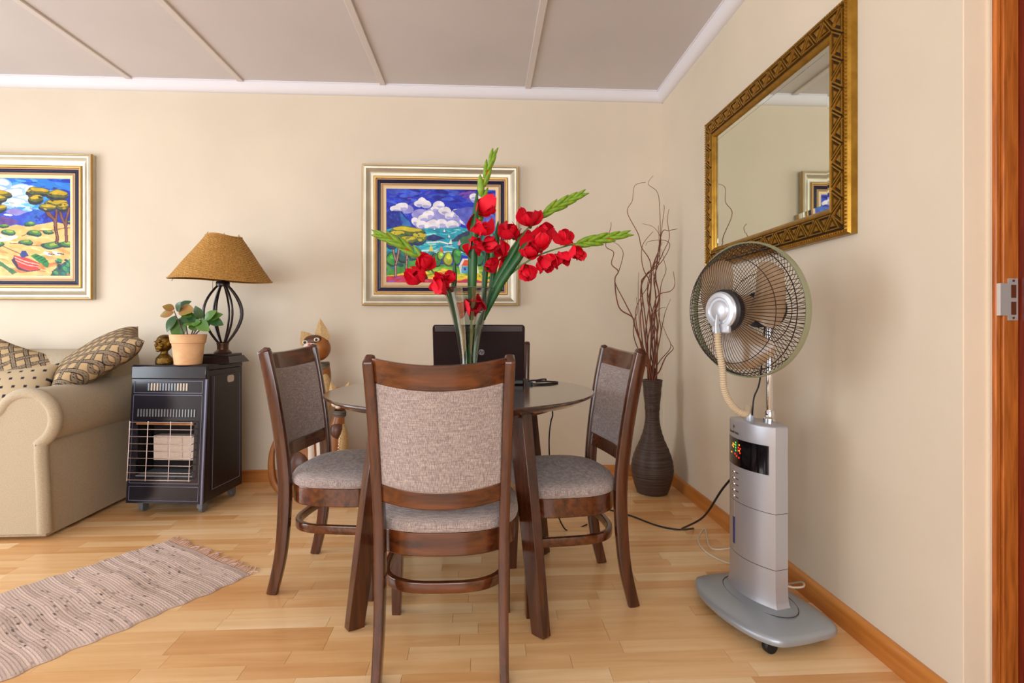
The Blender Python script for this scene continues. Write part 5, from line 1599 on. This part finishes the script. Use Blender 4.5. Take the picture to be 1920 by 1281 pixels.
def blade(i, j):
    # i across the blade, j along the radius
    r = .045 + .146 * j
    half = .26 + .52 * math.sin(PI * min(1, .12 + .62 * j)) * 1.0
    if j > .75: half *= math.sqrt(max(.05, 1 - ((j - .75) / .262) ** 2))
    a = (2 * i - 1) * half + .25 * j
    d = .030 + .038 * (i - .5) * -1.0 + .006 * math.sin(PI * i)
    return hp(r, a, d)
for k in range(3):
    mm = MB().grid(blade, 14, 16).xf(HMt @ Matrix.Rotation(-math.radians((128, 12, 262)[k]), 4, 'Y'))
    o = obj('blade', mm, 'fan_blade', fan, sharp=180)
obj('spinner', lathe_head([(.001, .060), (.030, .058), (.046, .050), (.050, .02), (.050, 0)], 40), 'fan_blade', fan)
obj('hub_ring', lathe_head([(.064, .078), (.068, .084), (.068, .102), (.060, .110), (.050, .110), (.050, .078)], 48), 'label_print', fan, sharp=40)
hb = obj('hub_cap', lathe_head([(.060, .100), (.061, .114), (.056, .120), (.044, .122), (.041, .118), (.034, .118), (.031, .122), (.026, .125), (.001, .126)], 48), 'fan_hub', fan, sharp=30)
obj('hub_tab', MB().b2((-.034, -.120, -.072), (.034, -.102, -.04)).xf(HMt), 'fan_hub', hb, bevel=.006)
obj('nozzle', MB().sweep([HMt @ Vector((0, -.128, -.012)), HMt @ Vector((0, -.132, -.045)), HMt @ Vector((0, -.130, -.072))], RRECT(.014, .010, .004, 2), scale=[.7, 1, 1.3]), 'fan_hub', hb)
obj('motor', lathe_head([(.001, -.15), (.040, -.148), (.056, -.13), (.060, -.08), (.060, -.055), (.001, -.05)], 36), 'label_print', fan, sharp=40)
pv = Vector((PX_, PY_, 0))
mc = HMt @ Vector((0, .10, -.02))
obj('yoke', MB().tube([(pv.x, pv.y, 1.00), (pv.x, pv.y, 1.045), tuple(mc)], .018, 12), 'fan_chrome', fan)
obj('tilt_knob', MB().ellipsoid((pv.x + .03, pv.y - .01, 1.02), (.016, .012, .016), 14, 8), 'fan_chrome', fan)
# ribbed mist hose
hs = [HMt @ Vector((0, -.129, -.070)), HMt @ Vector((.0, -.128, -.105)), FI @ P(1354, 690, 2.03), FI @ P(1358, 732, 2.06), FI @ P(1374, 762, 2.10), FI @ P(1396, 776, 2.13), Vector((-.027, -.020, .715)), Vector((-.025, -.016, .697))]
hp_ = crom(hs, 64)
tot = 0; rad = []
for i, p in enumerate(hp_):
    if i: tot += (p - hp_[i - 1]).length
    rad.append(.0102 + .0020 * math.sin(2 * PI * tot / .0080))
obj('mist_hose', MB().tube(hp_, rad, 10), 'hose_beige', fan, sharp=180)
obj('head_cable', MB().tube(crom([HMt @ Vector((.0, .09, -.06)), FI @ P(1425, 712, 2.17), FI @ P(1414, 745, 2.19), FI @ P(1411, 772, 2.19), Vector((-.032, .002, .672))], 8), .0028, 7), 'cable_black', fan)

# ================================================================== cords on the floor
def fl(px, py, r=.004):
    z = F * (1 - r) / (py - HOR); p = P(px, py, z / KZ); p.z = r
    return p
pts = [fl(1120, 952), fl(1150, 958), fl(1185, 968), fl(1230, 985), fl(1270, 993), fl(1300, 991), P(1325, 968, 2.74), P(1345, 935, 2.58), P(1360, 900, 2.46)]
colb = FI.inverted() @ Vector((-CWH + .01, .03, .50))
pts[-3] = W(.905, 2.80, .09); pts[-2] = W(.915, 2.55, .22); pts[-1] = W(.93, 2.38, .38); pts.append(colb)
tag(obj('extension_cord', MB().tube(crom(pts, 8), .0042, 8), 'cable_black'), 'black power cord running over the floor up to the silver fan column', 'cord')
wall_p = Vector((XR - .026, 2.55, .06))
pts = [FI.inverted() @ Vector((-.10, .060, .15)), P(1369, 974, 2.48), P(1345, 980, 2.60), P(1318, 990, 2.72), fl(1309, 1010), fl(1318, 1030), fl(1345, 1048), fl(1372, 1058), fl(1400, 1064)]
pts = [W(1.12, 2.62, .07), W(1.08, 2.66, .05), W(1.02, 2.75, .022)] + [fl(1322, 992), fl(1309, 1010), fl(1318, 1030), fl(1345, 1048), fl(1372, 1058), fl(1398, 1062)]
tag(obj('thin_cord', MB().tube(crom(pts, 8), .0034, 8), 'cable_white'), 'thin white cord looped on the floor behind the fan column', 'cord')
pts = [W(1.03, 2.12, .12), W(1.07, 2.12, .105), W(1.12, 2.14, .098), W(1.155, 2.22, .08), W(1.155, 2.36, .02), W(1.155, 2.5, .004)]
tag(obj('adapter_lead', MB().tube(crom(pts, 6), .0034, 8), 'cable_white'), 'short white lead between the fan base and the skirting', 'cord')

# ================================================================== rag rug
mat('rug_cloth', (180, 160, 150), 0.95, attr='paint', bump=.3, bscale=260, spec=.05)
mat('fringe_cloth', (218, 190, 180), 0.95)
c0 = fl(470, 1080, 0); c1 = fl(315, 1014, 0); dr = ((fl(40, 1281, 0) - c0).normalized() + (fl(0, 1106, 0) - c1).normalized()).normalized()
RL = 1.60
nu, nv = 520, 110
rgx = np.random.default_rng(4)
rowt = rgx.normal(0, 1, nu)
tone_row = np.convolve(rowt, np.ones(3) / 3, 'same')
patch = np.kron(rgx.uniform(-1, 1, (nu // 9 + 2, nv // 27 + 2)), np.ones((9, 27)))[:nu, :nv]
vs = []; cols = []
speck = np.zeros((nu, nv))
for _ in range(700):
    i = rgx.integers(6, nu - 4); j = int(np.clip(rgx.normal(.5, .26) * nv, 2, nv - 5)); L_ = rgx.integers(2, 5)
    speck[i:i + rgx.integers(1, 3), j:j + L_] = rgx.uniform(.15, 1)
roff = Vector((c0.x, c0.y, 0))
for i in range(nu):
    s = i / (nu - 1)
    for j in range(nv):
        t = j / (nv - 1)
        e = .006 * math.sin(i * .21) + .005 * math.sin(i * .07 + 1)
        tt = t + (e if t < .5 else -e) * (abs(t - .5) * 2) ** 6 * 1.2
        p = c0.lerp(c1, tt) + dr * (RL * s) + dr * (.004 * math.sin(13 * t + 3))
        z = .0058 + .0011 * math.sin(i * 2 * PI / 3.0 + .3 * math.sin(t * 9)) + .001 * math.sin(4 * t + s * 30)
        if j in (0, nv - 1) or i in (0, nu - 1): z = .0012
        vs.append((p.x - roff.x, p.y - roff.y, z))
        b = np.array((200, 178, 166)) / 255
        k = .035 * tone_row[i] + .03 * patch[i, j]
        c = b * (1 + k * 2.0) * (1 - .48 * speck[i, j]) + np.array((0, .004, .012)) * patch[i, j]
        cols.append(c)
fs = [(i * nv + j, (i + 1) * nv + j, (i + 1) * nv + j + 1, i * nv + j + 1) for i in range(nu - 1) for j in range(nv - 1)]
me = bpy.data.meshes.new('woven_body'); me.from_pydata(vs, [], fs); colour_mesh(me, cols)
me.polygons.foreach_set('use_smooth', [True] * len(me.polygons))
rug = thing('rag_rug', 'pinkish grey woven rag rug with fringed end lying before the sofa', 'rug', roff)
link('woven_body', me, 'rug_cloth', rug)
rt = random.Random(2)
ev = (c1 - c0)
for k in range(44):
    t = (k + .5) / 44
    p = c0 + ev * t - roff
    pts = [p + Vector((0, 0, .004))]
    d = -dr
    a = rt.uniform(-1.5, 1.5); L_ = rt.uniform(.03, .055)
    side = ev.normalized()
    for q in (.35, .7, 1.0):
        pts.append(p + d * (L_ * q) + side * (L_ * .75 * math.sin(a) * q * q) + Vector((0, 0, .003 + .004 * math.sin(q * 3))))
    obj('tassel', MB().tube(crom(pts, 3), [.0026, .0028, .0024, .0022, .0022, .0024, .0026, .0024, .0022, .0012], 5), 'fringe_cloth', rug)
